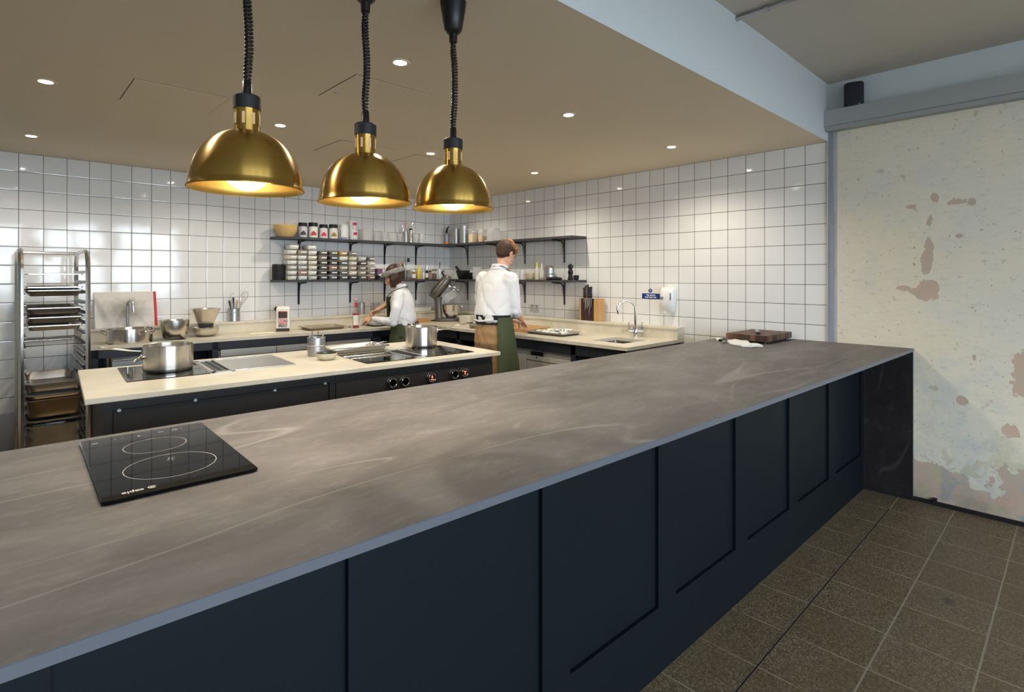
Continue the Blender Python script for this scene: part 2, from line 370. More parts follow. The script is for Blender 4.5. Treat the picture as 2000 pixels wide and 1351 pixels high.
def bez(p0, p1, p2, p3, n=10):
    P = [Vector(p) for p in (p0, p1, p2, p3)]; o = []
    for i in range(n+1):
        t = i/n; s = 1-t
        o.append(P[0]*s**3+P[1]*3*s*s*t+P[2]*3*s*t*t+P[3]*t**3)
    return o
def obj(name, bm, m, parent=None, loc=None, smooth=True, ang=38, rotz=0):
    bmesh.ops.recalc_face_normals(bm, faces=bm.faces)
    me = bpy.data.meshes.new(name); bm.to_mesh(me); bm.free()
    for x in (m if isinstance(m, (list, tuple)) else [m]): me.materials.append(x)
    if smooth:
        me.polygons.foreach_set('use_smooth', [True]*len(me.polygons)); me.set_sharp_from_angle(angle=math.radians(ang))
    o = bpy.data.objects.new(name, me); C.objects.link(o)
    if loc: o.location = loc
    if rotz: o.rotation_euler = (0, 0, rotz)
    if parent: o.parent = parent
    return o
def tag(o, label=None, cat=None, group=None, kind=None):
    if label: o['label'] = label
    if cat: o['category'] = cat
    if group: o['group'] = group
    if kind: o['kind'] = kind
    return o
def thing(name, label, cat, loc=(0, 0, 0), rotz=0, group=None):
    o = bpy.data.objects.new(name, None); C.objects.link(o); o.empty_display_size = .05
    o.location = loc; o.rotation_euler = (0, 0, rotz)
    return tag(o, label, cat, group)
def dup(root, loc, rotz=None, label=None, group=None):
    r = root.copy(); C.objects.link(r); r.location = loc
    if rotz is not None: r.rotation_euler = (0, 0, rotz)
    if label: r['label'] = label
    if group: r['group'] = group
    for ch in list(root.children):
        c = ch.copy(); C.objects.link(c); c.parent = r
        for g in list(ch.children):
            d = g.copy(); C.objects.link(d); d.parent = c
    return r
def struct(name, bm, m, smooth=False): return tag(obj(name, bm, m, smooth=smooth), kind='structure')
_txt = {}
def text(name, body, size, m, parent, loc, rot, ext=.0004, bold=0, align='CENTER', sx=1):
    cu = bpy.data.curves.new(name, 'FONT'); cu.body = body; cu.size = size; cu.extrude = ext; cu.offset = bold
    cu.align_x = align; cu.align_y = 'CENTER'; cu.space_line = .95
    t = bpy.data.objects.new(name, cu); C.objects.link(t)
    bpy.context.view_layer.update()
    me = bpy.data.meshes.new_from_object(t.evaluated_get(bpy.context.evaluated_depsgraph_get()))
    bpy.data.objects.remove(t); bpy.data.curves.remove(cu)
    me.materials.clear(); me.materials.append(m)
    o = bpy.data.objects.new(name, me); C.objects.link(o); o.parent = parent
    o.location = loc; o.rotation_euler = rot; o.scale = (sx, 1, 1)
    return o
def fuse(name, bm, m, parent, voxel=.008, smooth=3, loc=None):
    """union everything in bm into one continuous surface"""
    bmesh.ops.recalc_face_normals(bm, faces=bm.faces)
    me = bpy.data.meshes.new(name); bm.to_mesh(me); bm.free()
    o = bpy.data.objects.new(name, me); C.objects.link(o)
    r = o.modifiers.new('r', 'REMESH'); r.mode = 'VOXEL'; r.voxel_size = voxel
    s = o.modifiers.new('s', 'SMOOTH'); s.iterations = smooth; s.factor = .5
    bpy.context.view_layer.update()
    me2 = bpy.data.meshes.new_from_object(o.evaluated_get(bpy.context.evaluated_depsgraph_get()))
    o.modifiers.clear(); o.data = me2; bpy.data.meshes.remove(me)
    me2.materials.clear(); me2.materials.append(m)
    me2.polygons.foreach_set('use_smooth', [True]*len(me2.polygons))
    o.parent = parent
    if loc: o.location = loc
    return o
# ---------------------------------------------------------------- the setting
ZC1, ZC2 = 2.473, 2.893           # kitchen ceiling, front ceiling
YB = -4.605                       # bulkhead line
XL, YF = -6.6, -9.6               # left wall, street wall
b = B(); box(b, (XL-.2, YF-.2, -.1), (.2, .2, 0)); struct('floor', b, M['floor'])
b = B(); box(b, (XL, 0, 0), (0, .12, ZC1)); struct('wall_back', b, M['tile_back'])
b = B(); box(b, (0, -4.6, 0), (.12, 0.12, ZC1)); struct('wall_right', b, M['tile_right'])
b = B(); box(b, (0, YF, 0), (.12, -4.6, 2.56)); struct('wall_right', b, M['plaster']).name = 'wall_right_plaster'
b = B(); box(b, (0, YF, 2.56), (.12, YB, ZC2)); box(b, (0, YB, ZC1), (.12, .12, ZC2+.12)); struct('wall_right_upper', b, M['bulk'])
b = B(); box(b, (XL-.12, YF, 0), (XL, .12, ZC2)); struct('wall_left', b, M['bulk'])
# lowered kitchen ceiling is a deep box whose front face is the bulkhead
b = B(); box(b, (XL, YB, ZC1), (0, .12, ZC2+.12)); o = struct('ceiling', b, [M['ceiling'], M['bulk']])
for f in o.data.polygons:
    if f.normal.y < -.5: f.material_index = 1
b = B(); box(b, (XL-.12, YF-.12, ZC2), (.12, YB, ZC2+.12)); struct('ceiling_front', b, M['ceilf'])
# street wall: low sill wall, piers, header; tall glazed openings between slim frames
b = B()
ops = [(-6.45, -5.30), (-5.10, -3.95), (-3.75, -2.60), (-2.40, -1.15)]
box(b, (XL, YF-.15, 0), (.12, YF, .42)); box(b, (XL, YF-.15, 2.60), (.12, YF, ZC2))
xs = [XL]+[v for o_ in ops for v in o_]+[.12]
for i in range(0, len(xs), 2): box(b, (xs[i], YF-.15, .42), (xs[i+1], YF, 2.60))
struct('wall_front', b, M['bulk'])
for i, (x0, x1) in enumerate(ops):
    b = B()
    for xa in (x0, x1-.05, (x0+x1)/2-.02): box(b, (xa, YF-.1, .42), (xa+(.05 if xa != (x0+x1)/2-.02 else .04), YF-.05, 2.60))
    for za in (.42, 2.05, 2.55): box(b, (x0, YF-.1, za), (x1, YF-.05, za+.05))
    struct('window_%d' % (i+1), b, M['winpaint'])
b = B(); box(b, (-60, -62, -.12), (50, YF-.2, -.02)); struct('street_ground', b, M['street'])
# trims
b = B(); box(b, (-.012, -4.606, 0), (0, -4.598, ZC1)); struct('trim_1', b, mat('tile_edge_trim', (.75, .76, .78, 1), .35, .6))
b = B(); box(b, (-.006, -4.640, 0), (0, -4.606, 2.55)); struct('trim_2', b, mat('render_bead', srgb(150, 152, 160), .7, noise=.15, nscale=9))
# painted steel channel across the top of the plaster
b = B(); box(b, (-.10, YF, 2.565), (0, -4.585, 2.675)); box(b, (-.075, YF, 2.535), (0, -4.61, 2.565))
for z in (2.595, 2.65):
    for y in (-4.72, -6.4, -8.0): cyl(b, (-.104, y, z), (-.098, y, z), .009, .009, 10)
struct('trim_3', b, M['beam'])
# black skirting rail along the plaster foot, steel skirting under the back wall tiles
b = B(); box(b, (-.018, YF, .0), (0, -4.86, .024))
for y in (-5.235, -5.75): box(b, (-.028, y-.010, .015), (0, y+.010, .045))
struct('baseboard_right', b, mat('black_rail', srgb(16, 15, 15), .7))
b = B(); box(b, (XL, -.012, 0), (-3.93, 0, .385)); box(b, (XL, -.02, .385), (-3.93, 0, .40)); struct('baseboard_back', b, M['steelm'])
# shadow-gap access hatches in the kitchen ceiling
hm = M['ceiling']; gm = mat('hatch_gap', srgb(60, 52, 44), .8)
for i, (x0, y0, x1, y1) in enumerate(((-3.925, -2.64, -3.485, -2.195), (-3.152, -3.452, -2.71, -3.023), (-2.615, -2.182, -2.165, -1.723), (-1.955, -2.157, -1.50, -1.70))):
    h = thing('access_hatch', ['square flush ceiling hatch behind the nearest brass lamp, on its far side', 'square flush ceiling hatch crossed by the cord of the middle brass lamp',
              'square flush ceiling hatch seen just above the middle brass lamp shade', 'square flush ceiling hatch farthest back, beside the two far downlights'][i], 'ceiling hatch', ((x0+x1)/2, (y0+y1)/2, ZC1), group='flush hatches in the kitchen ceiling')
    w, d = (x1-x0)/2, (y1-y0)/2
    b = B(); box(b, (-w, -d, -.001), (w, d, .0)); obj('frame_gap', b, gm, h, smooth=False)
    b = B(); g_ = .003; box(b, (-w+g_, -d+g_, -.003), (w-g_, d-g_, -.0005)); obj('panel', b, hm, h, smooth=False)
    b = B(); box(b, (-w+.035, d-.12, -.004), (-w+.05, d-.10, -.003)); obj('latch', b, M['steelm'], h, smooth=False)
# conduit on the front ceiling
t = thing('conduit_pipe', 'thin galvanised conduit pipe running along the front ceiling from the bulkhead', 'pipe', (-1.53, YB, ZC2))
b = B(); cyl(b, (0, -.001, -.018), (0, -2.6, -.018), .0125); obj('pipe', b, M['steelm'], t)
b = B(); cyl(b, (0, -.15, -.018), (0, -.172, -.018), .018); cyl(b, (0, -.161, -.018), (0, -.161, 0), .006); obj('clip', b, M['steelm'], t)
# speaker on the channel
t = thing('loudspeaker', 'small black rounded loudspeaker standing on the painted steel channel', 'speaker', (-.06, -4.785, 2.675), PI/2+.25)
b = B(); rloft(b, [(.118, .098, .012, .035), (.12, .10, .016, .035), (.12, .10, .152, .035), (.118, .098, .156, .035)]); obj('body', b, mat('speaker_cloth', srgb(44, 44, 54), .7, bump=.6, bscale=700), t)
b = B(); rloft(b, [(.112, .092, 0, .034), (.118, .098, .012, .035)]); obj('base_cap', b, M['black'], t)
b = B(); rloft(b, [(.118, .098, .156, .035), (.114, .094, .163, .034), (.10, .08, .165, .03)]); obj('top_cap', b, M['black'], t)

# ---------------------------------------------------------------- downlights
DX = (-4.24, -3.077, -1.893, -.695); DY = (-3.728, -2.274, -.79)
dl0 = thing('downlight', '', 'ceiling light', (0, 0, 0))
b = B(); lathe(b, [(.030, -.001), (.030, -.004), (.036, -.0055), (.044, -.004), (.046, 0)], 32, cap0=False, cap1=False); obj('trim_ring', b, M['ceiling'], dl0)
b = B(); lathe(b, [(.0, -.002), (.030, -.002)], 28, cap0=False, cap1=False); b2 = obj('lens', b, M['down'], dl0)
names = {(0, 0): None, (1, 0): 'recessed downlight glaring between the middle and farthest brass lamp cords', (2, 0): 'recessed downlight, second from the right in the row nearest the bulkhead',
         (3, 0): 'recessed downlight nearest the tiled right wall, in the row by the bulkhead', (0, 1): 'recessed downlight at upper left, nearest the left edge in the middle row',
         (1, 1): 'recessed downlight directly right of the nearest brass lamp neck', (2, 1): 'recessed downlight between the middle and farthest brass lamp shades, left of the black cap',
         (3, 1): 'small recessed downlight farthest back on the right, above the tiled wall', (0, 2): 'recessed downlight at the left edge, closest to the tiled back wall',
         (1, 2): 'recessed downlight by the back wall, behind the nearest brass shade', (2, 2): 'recessed downlight by the back wall, behind the middle brass shade', (3, 2): 'recessed downlight by the far corner, behind the farthest brass shade'}
first = True
for (i, j), lab in names.items():
    if lab is None: lab = 'recessed downlight over the near end of the bar, above the frame'
    if first: o = dl0; o.location = (DX[i], DY[j], ZC1); o['label'] = lab; o['group'] = 'recessed downlights'; first = False
    else: o = dup(dl0, (DX[i], DY[j], ZC1), label=lab, group='recessed downlights')
    L = bpy.data.lights.new('downlight_beam', 'SPOT'); L.energy = (30, 26, 20)[j]; L.color = (1, .90, .75); L.spot_size = math.radians(150); L.spot_blend = .7; L.shadow_soft_size = .028
    lo = bpy.data.objects.new('downlight_beam', L); C.objects.link(lo); lo.location = (DX[i], DY[j], ZC1-.02)

# ---------------------------------------------------------------- brass heat lamps
def heat_lamp():
    t = thing('heat_lamp', '', 'pendant lamp')
    R = .140; H = .150
    prof = [(R+.004, -.003), (R+.0045, 0.001), (R+.001, .004)]
    for k in range(1, 17):
        a = k/16*PI/2*.83
        prof.append((R*math.cos(a)**.92, .004+H*.98*math.sin(a)/math.sin(PI/2*.83)))
    inner = [(r-.003, z-.002) for r, z in reversed(prof)]
    b = B(); lathe(b, prof, 64, cap0=False, cap1=False); n0 = len(b.faces)
    lathe(b, inner[:-1]+[(R+.002, -.003)], 64, mi=1, cap0=False, cap1=False)
    bmesh.ops.remove_doubles(b, verts=b.verts, dist=.0002)
    o = obj('shade', b, [M['brass'], M['brassin']], t, ang=60)
    tr = .031; z0 = H-.012
    b = B(); lathe(b, [(tr+.006, z0), (tr+.002, z0+.004), (tr+.001, z0+.010), (tr+.001, z0+.075), (tr, z0+.076)], 40, cap0=False, cap1=False); nk = obj('neck', b, M['brass'], t)
    b = B()
    for k in range(8):
        a = 2*PI*k/8+.2; p = Vector((math.cos(a), math.sin(a), 0))
        q = Matrix.Translation(p*(tr+.0012)+Vector((0, 0, z0+.048))) @ Matrix.Rotation(a, 4, 'Z')
        xbox(b, (-.0004, -.0035, -.016), (.0006, .0035, .014), q)
    obj('vent_slot', b, mat('slot_warm', srgb(235, 190, 140), .5) if 'slot' not in M else M['slot'], nk)
    b = B(); lathe(b, [(tr+.003, z0+.074), (tr+.003, z0+.108), (tr, z0+.111), (.012, z0+.112)], 40); obj('cap', b, M['mblack'], t)
    b = B(); lathe(b, [(.0125, z0+.11), (.0115, z0+.15), (.010, z0+.152)], 20); obj('cord_grip', b, M['black'], t)
    b = B(); ball(b, (0, 0, .052), (.060, .060, .058)); bl = obj('bulb', b, M['lamp'], t)
    return t, z0+.15
def coil(length, seed):
    rnd = random.Random(seed); b = B(); pts = []; turns = int(length/.0102); n = 12
    bend = lambda s: (.006*math.sin(PI*s*1.1+seed), .004*math.sin(2*PI*s+seed))
    for k in range(turns*n+1):
        s = k/(turns*n); a = 2*PI*k/n; e = min(1, s*8, (1-s)*8); bx, by = bend(s)
        pts.append((bx*min(1, s*4, (1-s)*4)+.0082*math.cos(a)*(.75+.25*e), by*min(1, s*4, (1-s)*4)+.0082*math.sin(a)*(.75+.25*e), s*length))
    tube(b, pts, .0039, 7); return b
M['slot'] = mat('slot_warm', srgb(235, 190, 140), .5)
spots = [(-3.936, -4.347, 1.724), (-3.574, -4.324, 1.723), (-3.235, -4.337, 1.731)]
labs = ['domed brass heat lamp hanging nearest the camera, lowest and largest in view', 'domed brass heat lamp hanging in the middle of the row of three', 'domed brass heat lamp farthest along the bar, its black ceiling cup in view']
for k, (x, y, z) in enumerate(spots):
    t, top = heat_lamp()
    t.location = (x, y, z); t.rotation_euler = (0, 0, k*1.3); t['label'] = labs[k]; t['group'] = 'brass heat lamps over the bar'
    zt = ZC1-z; cup = .115
    b = B(); lathe(b, [(.014, zt-cup-.03), (.015, zt-cup), (.020, zt-cup+.001), (.031, zt-cup+.012), (.040, zt-.05), (.046, zt-.012), (.047, zt)], 32); obj('ceiling_cup', b, M['black'], t)
    ln = zt-cup-.03-top; c = obj('coiled_cord', coil(ln+.004, k+1), M['rubber'], t, ang=80); c.location = (0, 0, top-.002)
    L = bpy.data.lights.new('heat_lamp_beam', 'SPOT'); L.energy = 8; L.color = (1, .82, .60); L.spot_size = math.radians(120); L.spot_blend = .9; L.shadow_soft_size = .05
    lo = bpy.data.objects.new('heat_lamp_beam', L); C.objects.link(lo); lo.location = (x, y, z-.012)
# ---------------------------------------------------------------- the bar
ZB = 1.005
def yfront(x): return -5.121-.0322*x if x > -6 else -5.121+.0322*6
def yback(x): return -3.942-.0215*x*-1 if False else -3.94+(-.0225)*x
def yfr(x): return -5.121-(.0322)*x
# front edge drifts from y=-5.121 at the wall to -4.98 at x=-4.42; the back edge from -3.94 to -3.84
t = thing('stone_bar_top', 'long taupe grey stone bar top with a waterfall end at the plaster wall', 'bar top')
XE = XL+.35
b = B(); P4 = [(XE, -4.98+.0322*(-XE-4.42)*-1*-1*0-0.0-.0), (-.002, -5.121), (-.002, -3.935), (XE, -3.845)]
fr = [(-.002, -5.121), (-.002, -3.94), (-2.6, -3.895), (-4.42, -3.842), (XE, -3.80), (XE, -4.935), (-4.42, -4.98), (-3.0, -5.033), (-1.6, -5.075)]
n = len(fr)
loft(b, [[(x, y, ZB-.020) for x, y in fr], [(x, y, ZB-.0015) for x, y in fr]], 1, True, False)
ins = lambda p, e: [(x+(.0015 if x < -5 else 0), y+(e if y < -4.5 else -e), ZB) for x, y in p]
loft(b, [[(x, y, ZB-.0015) for x, y in fr], ins(fr, .0015)], 0, False, True)
bmesh.ops.remove_doubles(b, verts=b.verts, dist=.00005)
o = obj('slab', b, [M['stone'], M['stone_edge_daylit']], t, smooth=False)
for f in o.data.polygons:
    f.material_index = 0 if f.normal.z > .9 else 1
b = B(); box(b, (-.022, -5.119, .012), (-.001, -4.80, ZB-.020)); o = obj('waterfall_end', b, [M['stone_shaded'], M['stone_edge_daylit']], t, smooth=False)
for f in o.data.polygons:
    if f.normal.y < -.5: f.material_index = 1
# navy panelled base, one framed run
t = thing('bar_base', 'navy blue shaker-panelled base under the stone bar top', 'bar counter')
yf = lambda x: -4.838-.0118*x
def face_box(b, x0, x1, z0, z1, d0, d1, bev=0):
    p = [(x0, yf(x0)+d0), (x1, yf(x1)+d0), (x1, yf(x1)+d1), (x0, yf(x0)+d1)]
    r = loft(b, [[(x, y, z0) for x, y in p], [(x, y, z1) for x, y in p]])
edges = [-.087+.01]+[-.75-.622*k for k in range(0, 9)]
edges = [-.089, -.750, -1.374, -2.002, -2.635, -3.258, -3.868, -4.49, -5.11, -5.73]
b = B(); XB = XE+.1
face_box(b, XB, -.024, 0.0, .25, 0, .02)
pr = -.024
for e in edges:
    face_box(b, e, min(-.024, e+.125) if e != -.089 else -.024, .25, ZB-.021, 0, .02)
face_box(b, XB, -5.73-.5, .25, ZB-.021, 0, .02)
obj('face_frame', b, M['navy'], t, smooth=False)
for k, e in enumerate(edges):
    x1 = e; x0 = edges[k+1]+.125 if k+1 < len(edges) else -5.73-.5
    b = B(); face_box(b, x0-.01, x1+.01, .24, ZB-.021, .014, .03); obj('panel', b, M['navy'], t, smooth=False)
b = B(); face_box(b, XB, -.024, 0, ZB-.021, .03, .95); obj('carcass', b, M['cab'], t, smooth=False)
b = B(); box(b, (-.024, -4.84, 0), (-.002, -3.97, ZB-.021)); obj('side_panel', b, M['cab'], t, smooth=False)
b = B(); box(b, (-.03, -5.119, 0), (-.001, -4.84, .012)); obj('plinth_strip', b, M['mblack'], t, smooth=False)

# domino induction hob lying on the bar
def hobmark(bm, c, r, w, a0=0, a1=2*PI, n=64, z=0):
    pts = [(c[0]+r*math.cos(a0+(a1-a0)*i/n), c[1]+r*math.sin(a0+(a1-a0)*i/n)) for i in range(n+1)]
    pin = [(c[0]+(r-w)*math.cos(a0+(a1-a0)*i/n), c[1]+(r-w)*math.sin(a0+(a1-a0)*i/n)) for i in range(n+1)]
    for i in range(n): bm.faces.new([bm.verts.new((*q, z)) for q in (pts[i], pts[i+1], pin[i+1], pin[i])])
mk = mat('hob_print', srgb(205, 200, 190), .5)
t = thing('induction_hob', 'black glass two-zone induction hob lying on the stone bar', 'hob', (-4.103, -4.202, ZB), -.025)
b = B(); rloft(b, [(.300, .560, 0, .012), (.312, .572, .002, .014), (.314, .574, .006, .014), (.308, .568, .0085, .012)], k=6); obj('glass_plate', b, M['glassblk'], t, ang=12)
b = B(); hobmark(b, (0, .105), .075, .0011, PI/2+.22, PI/2-.22+2*PI, z=.0087); hobmark(b, (0, -.112), .1, .0013, PI/2+.16, PI/2-.16+2*PI, z=.0087)
for k in range(11):
    a = PI/2+(k-5)*.034; box(b, (.0742*math.cos(a)-.001, .105+.0742*math.sin(a)-.0008, .0086), (.0742*math.cos(a)+.0008, .105+.0742*math.sin(a)+.0008, .0088))
for k in range(13):
    a = PI/2+(k-6)*.023; box(b, (.099*math.cos(a)-.001, -.112+.099*math.sin(a)-.0008, .0086), (.099*math.cos(a)+.0008, -.112+.099*math.sin(a)+.0008, .0088))
for (x, y, k) in ((-.125, .232, 'o'), (-.078, .24, '.'), (-.06, .243, '-'), (-.02, .238, ':'), (.035, .245, 'o'), (.072, .246, 'o'), (.09, .248, '.')):
    if k == 'o': hobmark(b, (x, y), .007, .001, n=16, z=.0087); hobmark(b, (x, y), .0035, .001, n=12, z=.0087)
    elif k == '.': box(b, (x-.0015, y-.0015, .0086), (x+.0015, y+.0015, .0088))
    elif k == '-': box(b, (x-.004, y-.0008, .0086), (x+.004, y+.0008, .0088))
    else: box(b, (x-.003, y+.004, .0086), (x+.003, y+.006, .0088)); box(b, (x-.003, y-.006, .0086), (x+.003, y-.004, .0088)); box(b, (x-.003, y-.004, .0086), (x-.0015, y+.004, .0088))
bmesh.ops.remove_doubles(b, verts=b.verts, dist=.00001); obj('zone_marking', b, mk, t, smooth=False)
text('lettering', 'caple', .020, mk, t, (-.098, -.255, .0087), (0, 0, PI), ext=.0001, bold=.0004)
b = B(); hobmark(b, (-.062, -.252), .0085, .0025, .3, 2*PI-.5, 24, z=.0088); hobmark(b, (-.062, -.252), .004, .002, 0, 2*PI, 14, z=.0088); obj('logo', b, mk, t, smooth=False)

# end-grain board, knives, folded cloth at the wall end of the bar
ZT = ZB
t = thing('butcher_block', 'thick dark end-grain butcher block on small feet at the wall end of the bar', 'chopping board', (-.262, -4.212, ZT), -.02)
wm, nt, bs = newmat('end_grain_walnut')
tc = nd(nt, 'ShaderNodeTexCoord'); vq = nt.nodes.new('ShaderNodeVectorMath'); vq.operation = 'MULTIPLY'; vq.inputs[1].default_value = (52, 30, 1); lk(nt, tc.outputs['Object'], vq.inputs[0])
fl = nt.nodes.new('ShaderNodeVectorMath'); fl.operation = 'FLOOR'; lk(nt, vq.outputs[0], fl.inputs[0]); w2 = nt.nodes.new('ShaderNodeTexWhiteNoise'); lk(nt, fl.outputs[0], w2.inputs['Vector'])
lk(nt, ramp(nt, w2.outputs['Value'], [(0, srgb(48, 32, 25)), (.5, srgb(82, 56, 40)), (1, srgb(122, 88, 62))]), bs.inputs['Base Color']); bs.inputs['Roughness'].default_value = .55
b = B(); box(b, (-.225, -.150, .012), (.225, .150, .058), .003); obj('block', b, wm, t)
for sx in (-1, 1):
    for sy in (-1, 1): b = B(); lathe(b, [(.014, 0), (.014, .009), (.012, .012)], 14, (sx*.19, sy*.12, 0)); obj('foot', b, M['black'], t)
def knife(loc, rz, lab, L=.20, hl=.115, w=.026, hm=None):
    t = thing('kitchen_knife', lab, 'knife', loc, rz)
    b = B(); rloft(b, [(.019, .012, 0, .005), (.026, .016, .02, .006), (.022, .015, hl*.6, .006), (.025, .016, hl, .005)]); bmesh.ops.rotate(b, verts=b.verts, matrix=Matrix.Rotation(PI/2, 3, 'X') , cent=(0, 0, 0)); bmesh.ops.translate(b, verts=b.verts, vec=(0, 0, .008)); obj('handle', b, hm or M['black'], t)
    b = B(); pl = [(-w/2, 0), (w/2, 0), (w/2, L*.55), (w*.25, L*.85), (-w/2, L)]
    loft(b, [[(x, y, .0072) for x, y in pl], [(x, y, .0088) for x, y in pl]]); obj('blade', b, M['steelp'], t, smooth=False)
    return t
knife((-.320, -4.225, ZT+.058), -1.15, 'black-handled kitchen knife lying on top of the dark butcher block')
# towel
t = thing('folded_towel', 'folded white kitchen towel lying beside the dark butcher block', 'towel', (-.590, -4.20, ZT), -.72)
b = B(); nx, ny = 26, 14; rows = []
import random as _r; rr = _r.Random(3)
def hz(i, j, s): return .006*math.sin(i*.7+s)*math.sin(j*1.1+s*2)+rr.uniform(-.0012, .0012)
top = [[(-.075+.15*j/ny*1.0+.012*math.sin(i*.55)-.0, -.21+.46*i/nx+.012*math.sin(j*.9), .015+hz(i, j, 1)*(.8)) for j in range(ny+1)] for i in range(nx+1)]
V = [[b.verts.new(p) for p in r_] for r_ in top]; W = [[b.verts.new((p[0]*1.02, p[1]*1.01, .0005)) for p in r_] for r_ in top]
for i in range(nx):
    for j in range(ny):
        b.faces.new((V[i][j], V[i][j+1], V[i+1][j+1], V[i+1][j])); b.faces.new((W[i][j], W[i+1][j], W[i+1][j+1], W[i][j+1]))
for i in range(nx): b.faces.new((V[i][0], V[i+1][0], W[i+1][0], W[i][0])); b.faces.new((V[i][ny], W[i][ny], W[i+1][ny], V[i+1][ny]))
for j in range(ny): b.faces.new((V[0][j], W[0][j], W[0][j+1], V[0][j+1])); b.faces.new((V[nx][j], V[nx][j+1], W[nx][j+1], W[nx][j]))
o = obj('cloth', b, mat('towel_cotton', (.82, .82, .80, 1), .9, bump=.6, bscale=240), t); 
m_ = o.modifiers.new('s', 'SUBSURF'); m_.levels = 1; m_.render_levels = 1
knife((-.585, -4.10, ZT+.018), -1.42, 'dark-handled knife resting along the folded white towel', L=.17)
# ---------------------------------------------------------------- island
ZI = .93; ZK = .93
a0 = at(165, 780, z=ZI); a1 = at(978, 686.5, z=ZI); a2 = at(133, 727, z=ZI)
ILEN = (a1-a0).length; IR = math.atan2(a1.y-a0.y, a1.x-a0.x); IW = 1.0
def isl(u, v, z=ZI):           # a point of the island's top in its own frame
    p = at(u, v, z=z)-a0; c, s = math.cos(-IR), math.sin(-IR)
    return Vector((p.x*c-p.y*s, p.x*s+p.y*c, 0))
def islw(x, y, z=ZI):
    c, s = math.cos(IR), math.sin(IR); return Vector((a0.x+x*c-y*s, a0.y+x*s+y*c, z))
IL = (a0.x, a0.y, 0)
t = thing('island_worktop', 'cream stone worktop of the cooking island', 'worktop', IL, IR)
b = B(); box(b, (0, 0, ZI-.028), (ILEN, IW, ZI), .003); obj('slab', b, M['worktop'], t)
t = thing('island_cabinet', 'charcoal metal cooking island cabinet with locks and control knobs', 'cabinet', IL, IR)
x0c = .07; x1c = ILEN-.05; yc = .035; h = ZI-.028
b = B(); box(b, (x0c, yc+.02, .08), (x1c, IW-.03, h)); box(b, (x0c+.05, yc+.06, 0), (x1c-.05, IW-.08, .08)); obj('carcass', b, M['cab'], t, smooth=False)
XP = isl(668, 726).x; M['locksteel'] = mat('lock_steel', (.85, .83, .78, 1), .45, .6)
b = B(); box(b, (x0c, yc, .08), (x0c+.035, yc+.02, h)); box(b, (x0c+.035, yc, h-.045), (XP-.035, yc+.02, h)); box(b, (XP-.035, yc, .08), (XP, yc+.02, h)); obj('front_frame', b, M['cab'], t, smooth=False)
b = B(); box(b, (x0c+.038, yc+.006, .08), (XP-.038, yc+.02, h-.048), .001); pn = obj('access_panel', b, M['cab'], t, smooth=False)
for u, v in ((207, 804.7), (382, 781), (537, 761.5), (658.6, 745.6)):
    r = ray(u, v); # meet the front face
    best = min((abs((lambda q: (isl(u, v, z).y-yc))(0)), z) for z in [.60+.002*k for k in range(150)])
    z = best[1]; q = isl(u, v, z)
    b = B(); cyl(b, (0, 0, 0), (0, -.006, 0), .0095, .008, 18); cyl(b, (0, -.006, 0), (0, -.008, 0), .0045, .004, 12)
    o = obj('lock', b, M['locksteel'], pn, loc=(min(max(q.x, x0c+.06), XP-.06), yc+.006, z))
b = B(); box(b, (XP+.004, yc-.004, .60), (x1c, yc+.02, h-.05), .002); box(b, (XP+.004, yc+.004, h-.05), (x1c, yc+.02, h)); cp = obj('control_panel', b, mat('control_fascia', srgb(52, 50, 50), .35), t, smooth=False)
kn = [(766, 747, 0), (790, 744, 0), (842.5, 737, 1), (886.6, 730, 0), (906.8, 727, 2)]
for u, v, lit in kn:
    z = min((abs(isl(u, v, z).y-yc+.02), z) for z in [.60+.002*k for k in range(150)])[1]; q = isl(u, v, z)
    b = B(); cyl(b, (0, 0, 0), (0, -.010, 0), .034, .034, 36); cyl(b, (0, -.010, 0), (0, -.030, 0), .029, .027, 36); obj_k = obj('knob', b, M['steelm'] if False else mat('knob_metal', (.30, .28, .26, 1), .3, 1), cp, loc=(q.x, yc-.004, z))
    b = B(); tube(b, [(.0265*math.cos(2*PI*k/36), -.031, .0265*math.sin(2*PI*k/36)) for k in range(36)], .0022, 8, closed=True); obj('knob_rim', b, M['chrome'], obj_k)
    if lit:
        b = B()
        segs = [(-.006, .001, .006, .004), (-.002, .004, .002, .014), (-.009, -.014, .009, -.010)] if lit == 1 else [(-.009, .007, .009, .010), (-.002, -.002, .002, .007), (-.002, -.013, .002, -.006)]
        for xa, za, xb, zb in segs: box(b, (xa, -.0325, za), (xb, -.031, zb))
        obj('display', b, M['redled'], obj_k, smooth=False)
    else:
        b = B(); cyl(b, (0, -.030, 0), (0, -.0308, 0), .022, .022, 28); obj('knob_face', b, M['glassblk'], obj_k)
# flush appliances let into the island
def plate(name, label, cat, quad, mtl, thick=.004, part='glass', grp=None):
    P = [isl(*q) for q in quad]; c = sum(P, Vector())/4
    t = thing(name, label, cat, islw(c.x, c.y), IR, grp)
    b = B(); w = (P[1].x-P[0].x+P[2].x-P[3].x)/2; d = (P[3].y-P[0].y+P[2].y-P[1].y)/2
    rloft(b, [(w-.004, d-.004, 0, .006), (w, d, .001, .006), (w, d, thick-.001, .006), (w-.003, d-.003, thick, .006)]); obj(part, b, mtl, t, ang=12)
    return t, w, d
t, w, d = plate('ceramic_hob', 'black glass hob under the big saucepan at the left of the island', 'hob', [(253, 746), (410, 730), (379, 707), (223, 719)], M['glassblk'])
b = B(); hobmark(b, (0, 0), .10, .0015, z=.0042); obj('zone_marking', b, mk, t, smooth=False)
p0, p1, p2, p3 = isl(412, 730), isl(452, 725.6), isl(419, 705), isl(381, 706.5)
